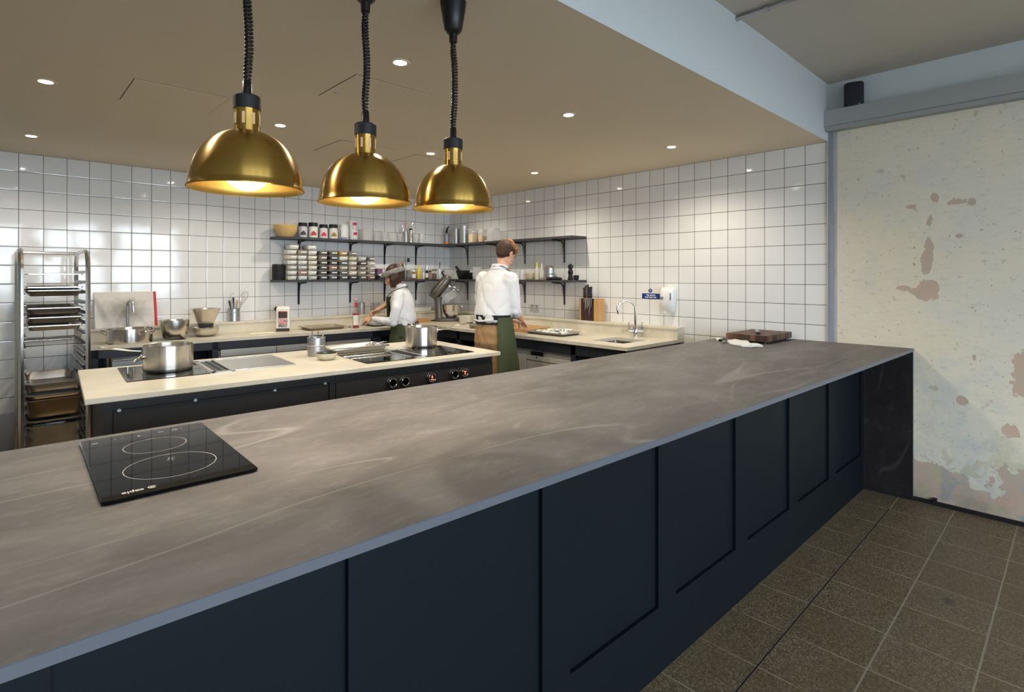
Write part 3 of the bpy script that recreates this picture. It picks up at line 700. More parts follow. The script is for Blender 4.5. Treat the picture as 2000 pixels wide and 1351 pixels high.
def sunk_vent(label, x0, x1, y0, y1, cx=0):
    c = islw((x0+x1)/2, (y0+y1)/2); t = thing('downdraft_vent', label, 'extractor vent', c, IR, 'downdraft vents in the island'); w = x1-x0; d = y1-y0
    b = B(); 
    for q in ((-w/2, -d/2, w/2, -d/2+.05), (-w/2, d/2-.03, w/2, d/2), (-w/2, -d/2, -w/2+.02, d/2), (w/2-.02, -d/2, w/2, d/2)): box(b, (q[0], q[1], 0), (q[2], q[3], .005))
    obj('surround', b, M['steelm'], t, smooth=False)
    b = B(); box(b, (-w/2+.02, -d/2+.05, 0.0002), (w/2-.02, d/2-.03, .001)); obj('well', b, M['black'], t, smooth=False)
    b = B(); n = 14
    for k in range(3): box(b, (-w/2+.025+(w-.05)*k/2-.002, -d/2+.055, .001), (-w/2+.025+(w-.05)*k/2+.002, d/2-.035, .004))
    obj('grille', b, M['mblack'], t, smooth=False); return t
sunk_vent('black slotted vent between the left hob and the steel griddle plate', p0.x+.01, p0.x+.13, p0.y, p3.y)
g0, g2 = isl(455, 725.3), isl(580, 711)
gx0 = p0.x+.135; gx1 = gx0+.42
GP = [(452, 725.6), (580, 711), (523, 693), (419, 705)]
t, w, d = plate('griddle_plate', 'flat satin steel griddle plate let into the island worktop', 'griddle', GP, M['steelm'], .006, 'plate')
b = B(); box(b, (-w/2+.01, d/2-.03, .006), (w/2-.02, d/2-.018, .009), .001); obj('raised_lip', b, M['steelp'], t)
# right-hand hobs
q0, q1 = isl(718, 711), isl(926, 687); dd = isl(856, 675).y-q1.y; dd = min(dd, .56)
wa = (q1.x-q0.x)
h1 = (q0.x, q0.x+wa*.40); v1 = (h1[1]+.004, h1[1]+wa*.145); h2 = (v1[1]+.004, q1.x)
hy0 = (q0.y+q1.y)/2
def hob(label, xr):
    t = thing('ceramic_hob', label, 'hob', islw(sum(xr)/2, hy0+dd/2), IR); w = xr[1]-xr[0]
    b = B(); rloft(b, [(w-.004, dd-.004, 0, .006), (w, dd, .001, .006), (w, dd, .003, .006), (w-.003, dd-.003, .004, .006)]); obj('glass', b, M['glassblk'], t, ang=12)
    b = B(); hobmark(b, (0, .12), .09, .0015, z=.0043); hobmark(b, (0, -.13), .09, .0015, z=.0043); obj('zone_marking', b, mk, t, smooth=False)
hob('black glass hob in front of the steel tray on the island', h1); hob('black glass hob under the tall steel stockpot', h2)
sunk_vent('black slotted vent between the tray and the tall stockpot', v1[0], v1[1], hy0, hy0+dd)

# ---------------------------------------------------------------- cookware builders
def pan_body(b, r, h, wall=.003, foot=.004, lip=True):
    pr = [(r-.012, 0), (r-foot, .002), (r-.001, .012), (r, .02), (r, h-.004)]
    pr += [(r+.003, h-.001), (r+.003, h)] if lip else [(r, h)]
    pr += [(r-wall, h-.002), (r-wall, .014), (r-.014, .006)]
    return lathe(b, pr, 56)
def loop_handle(b, p, ang, w=.045, out=.05, r=.0045, z=0, tilt=.012):
    c, s = math.cos(ang), math.sin(ang)
    P = lambda a, o_, dz: (p[0]+c*o_-s*a, p[1]+s*o_+c*a, z+dz)
    pts = bez(P(-w, 0, 0), P(-w*1.05, out*.9, tilt), P(-w*.6, out*1.1, tilt*1.4), P(0, out*1.1, tilt*1.5), 8)+bez(P(0, out*1.1, tilt*1.5), P(w*.6, out*1.1, tilt*1.4), P(w*1.05, out*.9, tilt), P(w, 0, 0), 8)[1:]
    tube(b, pts, r, 8)
    for a in (-w, w): ball(b, P(a, .001, 0), (.009, .009, .011), u=10, v=8)
def stick_handle(b, r, ang, L, z, rise=.02):
    c, s = math.cos(ang), math.sin(ang); P = lambda o_, dz: (c*o_, s*o_, z+dz)
    tube(b, [P(r, 0), P(r+.03, .003), P(r+.06, .006), P(r+L*.6, rise*.7), P(r+L*.93, rise), P(r+L, rise-.002)], [.009, .006, .009, .0105, .010, .005], 12, flat=.6)
    for dz in (-.010, .010): ball(b, P(r+.002, dz), .006, u=10, v=6)
    xbox(b, (r-.002, -.02, -.016), (r+.004, .02, .016), Matrix.Rotation(ang, 4, 'Z') @ Matrix.Translation((0, 0, z)), .001)
def water_fill(r, z, m): 
    b = B(); lathe(b, [(0, z), (r, z)], 40, cap0=False, cap1=False); return b
LEFT = math.atan2(-RT[1], -RT[0])      # towards the left of the picture
# saucepan on the left hob
d_ = dep(-3.70, -2.35); 
hs = .152
pc = at(329, 722, z=ZI+.004)
t = thing('saucepan', 'large wide brushed steel saucepan with long handle on the left hob', 'saucepan', (pc.x, pc.y, ZI+.0045))
rs = px(50, pc.x, pc.y, 329)
b = B(); pan_body(b, rs, hs); obj('body', b, M['pan'], t)
b = B(); stick_handle(b, rs, LEFT+.30, .225, hs*.74, .03); obj('handle', b, M['steelp'], t)
b = B(); loop_handle(b, (rs*math.cos(LEFT+.75), rs*math.sin(LEFT+.75)), LEFT+.75, .03, .035, .004, hs*.6, -.02); obj('helper_handle', b, M['steelp'], t)
# tall pot on the right hob
pc = at(823, 676, z=ZI+.004); rp = px(31, pc.x, pc.y, 823)
t = thing('stockpot', 'tall brushed steel pot with one long handle on the right-hand hob', 'saucepan', (pc.x, pc.y, ZI+.0045))
hp = 39/FL*dep(pc.x, pc.y)
b = B(); pan_body(b, rp, hp); obj('body', b, M['pan'], t)
b = B(); stick_handle(b, rp, LEFT+PI+.12, .24, hp*.80, .045); obj('handle', b, M['steelp'], t)
# ribbed can of cutlery
def tin_can(name, lab, cat, loc, r, h, m, ribs=(.55,), ear=True, grp=None):
    t = thing(name, lab, cat, loc, 0, grp)
    pr = [(r-.002, 0), (r, .002)]
    for k in ribs: pr += [(r, h*k-.003), (r+.0025, h*k), (r, h*k+.003)]
    pr += [(r, h-.003), (r+.003, h-.001), (r+.002, h), (r-.0015, h-.002), (r-.0015, .004)]
    b = B(); lathe(b, pr, 40); obj('can', b, m, t)
    if ear:
        b = B(); xbox(b, (r, -.004, 0), (r+.022, .004, .0012), Matrix.Rotation(LEFT, 4, 'Z') @ Matrix.Translation((0, 0, h*.55))); obj('tab_handle', b, m, t)
    return t
pc = at(618, 694, z=ZI); rc = px(17.5, pc.x, pc.y, 618)
tin_can('utensil_can', 'dented matt steel can full of cutlery at the front of the island', 'utensil holder', (pc.x, pc.y, ZI), rc, 36/FL*dep(pc.x, pc.y), M['steelm'])
hc = 36/FL*dep(pc.x, pc.y)
for k in range(7):
    a = k*.9; x = pc.x+math.cos(a)*rc*.55; y = pc.y+math.sin(a)*rc*.55
    t = thing('spoon', 'steel spoon standing handle-up in the dented can on the island', 'cutlery', (x, y, ZI+.006), a, 'spoons in the steel can on the island')
    lx = .012; L = hc+.02+.01*(k % 3)
    b = B(); tube(b, [(0, 0, 0), (lx*.5, 0, L*.5), (lx, 0, L*.85), (lx*1.3, 0, L)], [.0025, .002, .0045, .006], 8, flat=.35); obj('handle', b, M['steelp'], t)
    b = B(); ball(b, (0, 0, .006), (.013, .004, .008), u=10, v=6); obj('bowl', b, M['steelp'], t)
# small stoneware bowl
def bowl(name, lab, cat, loc, r, h, m, mi=None, grp=None, foot=.45, wall=.003, flare=1.0):
    t = thing(name, lab, cat, loc, 0, grp)
    out = [(r*foot, 0)]+[(r*(foot+(1-foot)*math.sin(PI/2*k/8)**flare), h*(1-math.cos(PI/2*k/8))) for k in range(1, 9)]
    inn = [(x-wall, z+(wall if i < 2 else 0)) for i, (x, z) in enumerate(out)][::-1]
    b = B(); n = len(out)
    lathe(b, out+[(out[-1][0]-wall*.5, h+.001)]+inn, 44)
    o = obj('bowl', b, [m, mi or m], t)
    if mi:
        for f in o.data.polygons:
            c = f.center; nn = f.normal
            if nn.x*c.x+nn.y*c.y < -1e-5 or (nn.z > .9 and c.z > wall*.5): f.material_index = 1
    return t
pc = at(638, 702, z=ZI)
bowl('stoneware_bowl', 'small cream and dark green stoneware bowl at the front of the island', 'bowl', (pc.x, pc.y, ZI), px(21, pc.x, pc.y, 638), .044, mat('speckled_glaze', srgb(198, 190, 165), .35, noise=.2, nscale=40), mat('dark_glaze', srgb(66, 74, 68), .25, noise=.3, nscale=30))
# gastronorm trays
def tray_obj(name, lab, cat, loc, rz, w, d, h, m, grp=None, rim=.012, rad=.03, taper=.012, t=None, wall=.0012):
    t = t or thing(name, lab, cat, loc, rz, grp)
    b = B(); rloft(b, [(w-2*rim-2*taper-.01, d-2*rim-2*taper-.01, 0, rad*.7), (w-2*rim-2*taper, d-2*rim-2*taper, .004, rad), (w-2*rim, d-2*rim, h-.003, rad), (w-2*rim+.002, d-2*rim+.002, h-.001, rad), (w, d, h-.001, rad*.6), (w, d, h-.006, rad*.6), (w+.001, d+.001, h-.006, rad*.6), (w+.001, d+.001, h, rad*.6),
                   (w-2*rim, d-2*rim, h, rad), (w-2*rim-.004, d-2*rim-.004, h-.004, rad), (w-2*rim-2*taper-.003, d-2*rim-2*taper-.003, .005, rad)], k=5)
    obj('pan', b, m, t); return t
pa, pb = at(641, 689, z=ZI+.03), at(752, 681, z=ZI+.03); 
tc_ = at(700, 679, z=ZI+.02); 
tray_obj('baking_tray', 'steel baking tray with tongs across it behind the small bowl on the island', 'tray', (tc_.x-.02, tc_.y+.02, ZI+.0045), IR, .44, .29, .034, M['steelp'])
tt = thing('tongs', 'steel tongs lying across the baking tray on the island', 'tongs', (tc_.x+.15, tc_.y+.0, ZI+.042), -1.2)
for s in (-1, 1):
    b = B(); tube(b, [(s*.004, .12, 0), (s*.012, .04, .002), (s*.020, -.06, .002), (s*.012, -.12, -.003)], [.006, .007, .006, .009], 10, flat=.3); obj('arm', b, M['chrome'], tt)
b = B(); rr_ = random.Random(5)
for k in range(24): ball(b, (rr_.uniform(-.17, .17), rr_.uniform(-.09, .09), .009), (rr_.uniform(.006, .02), rr_.uniform(.006, .016), .003), u=8, v=5)
tag(obj('food_crumbs', b, mat('batter', srgb(226, 214, 186), .7), None, loc=(tc_.x-.02, tc_.y+.02, ZI+.007), rotz=IR), 'pale crumbs scattered over the baking tray on the island', 'crumbs', kind='stuff')
# shallow oven grid lying on the hob in front of the tray
gr = thing('oven_rack', 'thin wire rack lying on the hob in front of the baking tray', 'wire rack', islw(h1[0]+(h1[1]-h1[0])*.42, hy0+dd*.60, ZI+.006), IR)
b = B(); W_, D_ = .30, .12
tube(b, [(-W_/2, -D_/2, 0), (W_/2, -D_/2, 0), (W_/2, D_/2, 0), (-W_/2, D_/2, 0)], .003, 6, closed=True); obj('rim', b, M['steelp'], gr)
b = B()
for k in range(1, 18): cyl(b, (-W_/2+W_*k/18, -D_/2, .001), (-W_/2+W_*k/18, D_/2, .001), .0012, n=6)
obj('wires', b, M['steelp'], gr)

# ---------------------------------------------------------------- back counter
LX = -3.90; XR_, YR_ = -.87, -3.45        # left end; right run front edge and near end
YFc = lambda x: -.52-.078*(x+3.9)
SX0, SX1, SY0, SY1 = Xa(190, -.33)+0, Xa(331, -.33), -.445, -.17      # sink opening of the back run
SX0 = -3.76; SX1 = -3.20
t = thing('back_worktop', 'cream stone worktop with a sink along the tiled back wall', 'worktop')
b = B(); zb = ZK-.028
def slab(b, poly): prism(b, poly, zb, ZK)
slab(b, [(LX, YFc(LX)), (SX0, YFc(SX0)), (SX0, -.10), (LX, -.10)])
slab(b, [(SX0, YFc(SX0)), (SX1, YFc(SX1)), (SX1, SY0), (SX0, SY0)]); slab(b, [(SX0, SY1), (SX1, SY1), (SX1, -.10), (SX0, -.10)])
slab(b, [(SX1, YFc(SX1)), (XR_, YFc(-1.3)), (XR_, -.10), (SX1, -.10)])
obj('slab', b, M['worktop'], t, smooth=False)
LZ = 1.037
t = thing('stone_ledge', 'raised cream stone ledge along the foot of the tiled back wall', 'ledge')
b = B(); box(b, (LX, -.10, ZK), (-.12, -.085, LZ-.02)); obj('upstand', b, M['worktop'], t)
b = B(); box(b, (LX, -.108, LZ-.022), (-.001, -.001, LZ), .002); obj('ledge_top', b, M['worktop'], t)
t = thing('side_worktop', 'cream stone worktop with inset sink along the right-hand tiled wall', 'worktop')
QX0, QX1, QY0, QY1 = -.68, -.33, -3.28, -2.95
b = B(); YJ = -.60
slab(b, [(XR_, YJ), (XR_, QY1), (0, QY1), (0, YJ)]); slab(b, [(XR_, QY1), (XR_, QY0), (QX0, QY0), (QX0, QY1)])
slab(b, [(QX1, QY1), (QX1, QY0), (0, QY0), (0, QY1)]); slab(b, [(XR_, QY0), (XR_, YR_), (0, YR_), (0, QY0)]); slab(b, [(XR_, YJ), (0, YJ), (0, -.10), (XR_, -.10)])
obj('slab', b, M['worktop'], t, smooth=False)
t = thing('stone_ledge', 'raised cream stone ledge along the foot of the right-hand tiled wall', 'ledge')
b = B(); box(b, (-.115, YR_, ZK), (-.10, -.11, LZ-.022)); box(b, (-.113, YR_-.001, ZK+.0005), (-.001, YR_+.02, LZ-.022)); obj('upstand', b, M['worktop'], t)
b = B(); box(b, (-.125, YR_-.002, LZ-.022), (-.001, -.11, LZ), .002); obj('ledge_top', b, M['worktop'], t)
def sink(lab, x0, x1, y0, y1, dp=.17):
    t = thing('sink_bowl', lab, 'sink', ((x0+x1)/2, (y0+y1)/2, zb-.001)); w, d = x1-x0+.02, y1-y0+.02
    b = B(); rloft(b, [(w, d, 0, .03), (w, d, -.001, .03), (w-.014, d-.014, -dp, .045), (w-.06, d-.06, -dp-.008, .04)], cap0=False, cap1=True, k=6); obj('basin', b, M['steel'], t)
    b = B(); lathe(b, [(.035, -dp-.006), (.036, -dp-.004), (.02, -dp-.0035)], 24, cap0=False, cap1=True); obj('drain', b, M['steelp'], t); return t
sink('steel sink bowl under the wide pan on the back worktop', SX0, SX1, SY0, SY1); sink('small square steel sink bowl in the right-hand worktop', QX0, QX1, QY0, QY1)
# taps
def pos_u(u, y): return (Xa(u, y), y)
x, y = pos_u(249.5, -.122); zt_ = Za(586, x, y)
t = thing('kitchen_tap', 'tall curved steel tap behind the wide pan at the back sink', 'tap', (x, y, ZK))
H_ = zt_-ZK; pts = [(0, 0, 0), (0, 0, H_-.045)]+[(.045*math.cos(a)*0+ (.035-.035*math.cos(a))*.35, -(.05-.05*math.cos(a)), H_-.045+.045*math.sin(a)) for a in [PI*k/12 for k in range(1, 13)]]+[(.026, -.10, H_-.10)]
b = B(); tube(b, pts, .0125, 14); obj('spout', b, M['tapsteel'], t)
b = B(); lathe(b, [(.022, 0), (.022, .006), (.016, .01)], 24); obj('collar', b, M['tapsteel'], t)
b = B(); cyl(b, (-.10, 0, 0), (-.10, 0, .05), .009, .006); obj('soap_pump', b, M['tapsteel'], t)
x, y = -.19, Ya(1241, -.19)
t = thing('mixer_tap', 'chrome swan-neck mixer tap with two levers at the hand wash sink', 'tap', (x, y, ZK))
zt_ = Za(587, x, y)-ZK; rr2 = .088
dirx = Vector((-.62, .40, 0)).normalized(); sp = [Vector((0, 0, 0)), Vector((0, 0, zt_-rr2))]
sp += [dirx*(rr2-rr2*math.cos(a))+Vector((0, 0, zt_-rr2+rr2*math.sin(a))) for a in [PI*.93*k/16 for k in range(1, 17)]]
sp.append(sp[-1]+Vector((dirx.x*-.012, dirx.y*-.012, -.05)))
b = B(); tube(b, sp, .0115, 14); obj('spout', b, M['chrome'], t)
b = B(); lathe(b, [(.025, 0), (.025, .03), (.022, .09), (.0125, .11)], 28); pr_ = Vector((RT[0], RT[1], 0)); cyl(b, -pr_*.065+Vector((0, 0, .055)), pr_*.065+Vector((0, 0, .055)), .015, n=20); obj('body', b, M['chrome'], t)
for s in (-1, 1):
    b = B(); p = pr_*(.058*s)+Vector((0, 0, .06)); tube(b, [p, p+Vector((0, 0, .04)), p+Vector((0, 0, .075))+pr_*.004*s], [.005, .0045, .005], 10); ball(b, pr_*(.066*s)+Vector((0, 0, .055)), .018, u=14, v=10); obj('lever', b, M['chrome'], t)

# under-counter furniture
t = thing('back_counter_base', 'blue-black steel frame under the back worktop', 'counter base')
b = B(); 
def cb(b, x0, x1, dy0, dy1, z0, z1): prism(b, [(x0, YFc(x0)+dy0), (x1, YFc(x1)+dy0), (x1, YFc(x1)+dy1), (x0, YFc(x0)+dy1)], z0, z1)
cb(b, LX+.02, XR_, .03, .06, ZK-.10, zb); cb(b, LX+.02, LX+.07, .03, .07, 0, zb); cb(b, -1.52, -1.42, .03, .07, 0, zb); cb(b, -3.03, -2.98, .03, .07, 0, zb)
obj('frame', b, M['cabn'], t, smooth=False)
b = B(); box(b, (LX+.02, -.10, 0), (XR_, -.08, zb)); obj('back_panel', b, M['cabn'], t, smooth=False)
t = thing('sink_cupboard', 'grey steel cupboard front below the back sink', 'cupboard')
b = B(); cb(b, LX+.16, LX+.50, .035, .055, .1, ZK-.14); obj('door', b, M['steelm'], t, smooth=False)
M['drawer'] = mat('drawer_steel', (.72, .68, .60, 1), .36, 1)
t = thing('fridge_drawers', 'stainless undercounter fridge with drawers below the back worktop', 'fridge')
b = B(); cb(b, -2.97, -1.54, .06, .40, .10, ZK-.117); obj('body', b, M['steelm'], t, smooth=False)
for k in range(3):
    x0 = -2.965+k*.475; b = B(); cb(b, x0, x0+.468, .035, .06, .50, ZK-.17); dr = obj('drawer', b, M['drawer'], t, smooth=False)
    b = B(); cb(b, x0, x0+.470, .018, .06, ZK-.162, ZK-.104); obj('pull_rail', b, M['drawer'], dr, smooth=False)
    b = B(); cb(b, x0, x0+.468, .035, .06, .12, .49); obj('drawer', b, M['drawer'], t, smooth=False)
t = thing('side_counter_base', 'charcoal steel frame under the right-hand worktop', 'counter base')
b = B(); box(b, (XR_+.03, YR_+.03, ZK-.12), (XR_+.06, -.62, zb)); 
for y in (YR_+.03, -2.90, -2.02, -1.3, -.62): box(b, (XR_+.03, y, 0), (XR_+.075, y+.05, zb))
box(b, (XR_+.03, YR_+.03, ZK-.12), (-.02, YR_+.055, zb)); obj('frame', b, M['cabn'], t, smooth=False)
b = B(); box(b, (-.04, YR_+.03, 0), (-.02, -.12, zb)); obj('back_panel', b, M['cab'], t, smooth=False)
b = B(); box(b, (XR_+.08, -1.98, .70), (-.05, -.7, .72)); obj('undershelf', b, M['steelm'], t, smooth=False)
t = thing('prep_fridge', 'dark steel undercounter unit below the right-hand worktop', 'fridge')
b = B(); box(b, (XR_+.10, -1.24, .1), (-.06, -.66, .68)); obj('body', b, M['steelm'], t, smooth=False)
b = B(); box(b, (XR_+.08, -1.235, .12), (XR_+.10, -.665, .66)); obj('door', b, M['steelm'], t, smooth=False)
t = thing('dishwasher', 'white and grey dishwasher with a black display under the side worktop', 'dishwasher')
wd = mat('dishwasher_front', srgb(190, 186, 178), .35)
b = B(); box(b, (XR_+.08, -2.82, .08), (-.08, -2.09, ZK-.13)); obj('body', b, wd, t, smooth=False)
b = B(); box(b, (XR_+.06, -2.82, .12), (XR_+.08, -2.28, .70), .002); obj('door', b, wd, t)
b = B(); box(b, (XR_+.06, -2.27, .12), (XR_+.08, -2.09, ZK-.18), .002); obj('side_panel', b, wd, t)
b = B(); box(b, (XR_+.055, -2.82, .706), (XR_+.08, -2.28, ZK-.18), .002); fs = obj('fascia', b, wd, t)
b = B(); box(b, (XR_+.053, -2.50, .755), (XR_+.056, -2.345, .79)); ds = obj('display', b, M['black'], fs, smooth=False)
b = B(); cyl(b, (XR_+.052, -2.42, .735), (XR_+.056, -2.42, .735), .008); obj('button', b, M['mblack'], fs)
t = thing('sink_unit', 'brown-grey panelled unit below the hand wash sink', 'cupboard')
bs_ = mat('sink_unit_panel', srgb(92, 84, 74), .5)
b = B(); box(b, (XR_+.12, YR_+.09, .1), (-.05, -2.92, ZK-.215)); obj('body', b, bs_, t, smooth=False)
b = B(); box(b, (XR_+.20, -3.30, .45), (XR_+.11, -3.12, .66)); obj('panel', b, mat('panel_dk', srgb(76, 64, 56), .5), t, smooth=False)
# ---------------------------------------------------------------- tray trolley
RX0, RX1 = -4.300, -3.945; RY0, RY1 = -1.0, -.22
t = thing('tray_trolley', 'tall stainless tray trolley with hoop tops standing left of the island', 'trolley', ((RX0+RX1)/2, (RY0+RY1)/2, 0))
hw, hd = (RX1-RX0)/2, (RY1-RY0)/2; HT = 1.672
for s in (-1, 1):
    pts = [(s*hw, -hd, .09), (s*hw, -hd, HT-.13)]+[(s*hw, -hd+.13-.13*math.cos(a), HT-.13+.13*math.sin(a)) for a in [PI/2*k/8 for k in range(1, 9)]]
    pts += [(s*hw, hd-.13+.13*math.sin(a), HT-.13+.13*math.cos(a)) for a in [PI/2*k/8 for k in range(0, 9)]]+[(s*hw, hd, .09)]
    b = B(); tube(b, pts, .0145, 4, flat=1.0); bm_ = b; obj('side_frame', b, M['steelp'], t, ang=30)
b = B(); cyl(b, (-hw, hd-.06, HT-.005), (hw, hd-.06, HT-.005), .011); cyl(b, (-hw, -hd+.06, HT-.01), (-hw, -hd+.06, HT-.01), .011) if False else None; obj('top_bar', b, M['steelp'], t)
b = B(); cyl(b, (-hw, hd, .98), (hw, hd, .98), .008); obj('cross_bar', b, M['steelp'], t)
b = B(); cyl(b, (-hw, hd, .62), (hw, hd, .62), .008); obj('cross_bar', b, M['steelp'], t)
for x, y in ((-hw, -hd), (hw, -hd), (-hw, hd), (hw, hd)): b = B(); cyl(b, (x-.012, y, .05), (x+.012, y, .05), .05, n=24); obj('caster', b, M['black'], t)
b = B()
for s in (-1, 1): box(b, (s*hw-.012, -hd, .10), (s*hw+.012, hd, .13))
for y in (-hd, hd): box(b, (-hw, y-.012, .10), (hw, y+.012, .13))
obj('base_frame', b, M['steelp'], t, smooth=False)
RZ = [.20+.0725*k for k in range(19)]
for s in (-1, 1):
    b = B()
    for z in RZ:
        box(b, (s*(hw-.008), -hd+.01, z), (s*(hw-.030), hd-.01, z+.0025)); box(b, (s*(hw-.008), -hd+.01, z), (s*(hw-.011), hd-.01, z+.022))
    obj('runners', b, M['steelm'], t, smooth=False)
W_ = 2*hw-.045
def rz(v): return Za(v, -4.12, RY0+.06)
def rt(lab, vtop, h, m, dx=0, dep_=.66, cat='tray', name='baking_tray', rad=.03):
    z = rz(vtop)-h
    return tray_obj(name, lab, cat, ((RX0+RX1)/2+dx, RY0+.02+dep_/2, z), 0, W_, dep_, h, m, 'trays and pans in the trolley', rim=.010, rad=rad)
rt('thin flat tray on its own at the top of the trolley', 534.5, .006, M['steeld'])
rt('shallow tray, the upper one of the highest pair in the trolley', 560, .016, M['steelp'])
rt('round-cornered tray just below the highest tray in the trolley', 566, .042, M['steeld'], dep_=.6)
rt('deep tray halfway up the trolley, topmost of a group of three', 600, .05, M['steeld'])
rt('tray halfway up the trolley, middle of a group of three', 618, .045, M['steeld'], dx=.004)
rt('shallow bright-rimmed tray, lowest of the three halfway up the trolley', 634, .035, M['steelp'])
wz = rz(672); wr = thing('wire_shelf', 'thin black wire shelf alone below the middle of the trolley', 'wire rack', ((RX0+RX1)/2, RY0+.35, wz))
b = B(); tube(b, [(-W_/2, -.32, 0), (W_/2, -.32, 0), (W_/2, .32, 0), (-W_/2, .32, 0)], .004, 6, closed=True); obj('rim', b, M['mblack'], wr)
b = B()
for k in range(1, 9): cyl(b, (-W_/2, -.32+.071*k, 0), (W_/2, -.32+.071*k, 0), .0013, n=5)
obj('wires', b, M['steelm'], wr)
rt('deep worn roasting pan, upper of the stack beside the island corner', 744, .065, M['steeld'], name='gastronorm_pan', cat='pan', rad=.045)
rt('deep worn roasting pan with bright rim, lower in the stack beside the island', 766, .065, M['steeld'], name='gastronorm_pan', cat='pan', rad=.045)
rt('deep brown-stained pan under the stack of roasting pans in the trolley', 776, .125, mat('burnt_steel', (.30, .22, .13, 1), .38, 1, noise=.5, nscale=7), name='gastronorm_pan', cat='pan', rad=.05)
rt('deep steel container near the bottom of the trolley with a bright rim', 815, .03, M['steeld'], name='gastronorm_pan', cat='pan', rad=.045)
rt('deepest steel container, lowest thing seen in the trolley', 826, .20, M['steeld'], name='gastronorm_pan', cat='pan', rad=.05)
# upright at the very left edge: a second trolley seen only as its near post
x = Xa(-1.5, -.95)
t = thing('rack_post', 'slim steel upright of another trolley cut off by the left edge', 'trolley', (x-.02, -.95, 0))
b = B(); box(b, (-.02, -.015, .0), (.02, .015, 1.28), .002); obj('post', b, M['steelp'], t)
b = B(); box(b, (-.3, -.012, .10), (-.02, .012, .13)); obj('base_bar', b, M['steelp'], t)
# ---------------------------------------------------------------- things on the back worktop
def P(u, y): return (Xa(u, y), y)
# wide pan standing in the sink on a rim
x, y = P(254, -.352); r = px(45.5, x, y, 254)
hs = 31/FL*dep(x, y)
t = thing('saute_pan', 'wide shallow steel pan with two loop handles set over the back sink', 'pan', (x, y, ZK-.005))
b = B(); pan_body(b, r, hs*.92, lip=False); obj('body', b, M['pan'], t)
for s, nm in ((0, 'l'), (PI, 'r')):
    b = B(); loop_handle(b, (r*math.cos(LEFT+s+.25*(1 if s == 0 else -1)), r*math.sin(LEFT+s+.25*(1 if s == 0 else -1))), LEFT+s+.25*(1 if s == 0 else -1), .05, .055, .0055, hs*.60, .02); obj('loop_handle', b, M['steelp'], t)
# big chopping board with a red edge, leaning on the wall
xa, xb = Xa(184, -.05), Xa(306, -.05); zt_ = Za(570, (xa+xb)/2, -.02)
t = thing('chopping_board', 'large white stained chopping board with a red edge leaning on the tiles', 'chopping board', ((xa+xb)/2, -.096, LZ)); t.rotation_euler = (-.26, 0, 0)
wb = (xb-xa)/2; hb = (zt_-LZ)*1.04
m_, nt, bs = newmat('stained_board')
tc = nd(nt, 'ShaderNodeTexCoord'); mp = nt.nodes.new('ShaderNodeMapping'); mp.inputs['Scale'].default_value = (3.6, 1, 5.6); mp.inputs['Location'].default_value = (.05, 0, -.80); lk(nt, tc.outputs['Object'], mp.inputs[0])
ln = nt.nodes.new('ShaderNodeVectorMath'); ln.operation = 'LENGTH'; lk(nt, mp.outputs[0], ln.inputs[0])
nz = nd(nt, 'ShaderNodeTexNoise', Scale=14.0, Detail=6.0, Roughness=.7); lk(nt, tc.outputs['Object'], nz.inputs[0])
f = math_(nt, 'MAXIMUM', 0.0, math_(nt, 'MINIMUM', .88, math_(nt, 'MULTIPLY_ADD', math_(nt, 'ADD', ln.outputs['Value'], math_(nt, 'MULTIPLY', nz.outputs[0], .9)), -1.15, 1.42)))
lk(nt, mixc(nt, f, (.66, .61, .56, 1), (.16, .15, .10, 1)), bs.inputs['Base Color']); bs.inputs['Roughness'].default_value = .5
b = B(); box(b, (-wb, 0, 0), (wb-.020, .012, hb), .003); obj('board', b, m_, t)
b = B(); box(b, (wb-.020, -.0005, 0), (wb, .0125, hb), .003); obj('edge_strip', b, M['red'], t)
# mixing bowls
x, y = P(341, -.30); 
bowl('mixing_bowl', 'deep steel mixing bowl right of the wide sink pan', 'bowl', (x, y, ZK), px(30, x, y, 341), .165, M['bowl'], foot=.5, flare=.8)
x, y = P(402, -.28); r2 = px(27, x, y, 402)
bowl('mixing_bowl', 'shallow steel bowl underneath the conical strainer', 'bowl', (x, y, ZK), r2, .085, M['bowl'], foot=.45)
t = thing('conical_strainer', 'pointed steel strainer flaring upward on top of the shallow steel bowl', 'strainer', (x, y, ZK+.078))
rT = px(29.5, x, y, 402); hT = 37/FL*dep(x, y)
b = B(); lathe(b, [(rT*.42, 0), (rT*.97, hT-.004), (rT*1.0, hT), (rT*1.01, hT+.003), (rT*.985, hT+.001), (rT*.41, .006)], 44); obj('cone', b, M['bowl'], t)
b = B(); lathe(b, [(rT*.425, .0), (rT*.56, hT*.24), (rT*.545, hT*.24), (rT*.41, 0)], 40); obj('mesh_tip', b, mat('wire_mesh', (.12, .11, .10, 1), .5, .6), t)
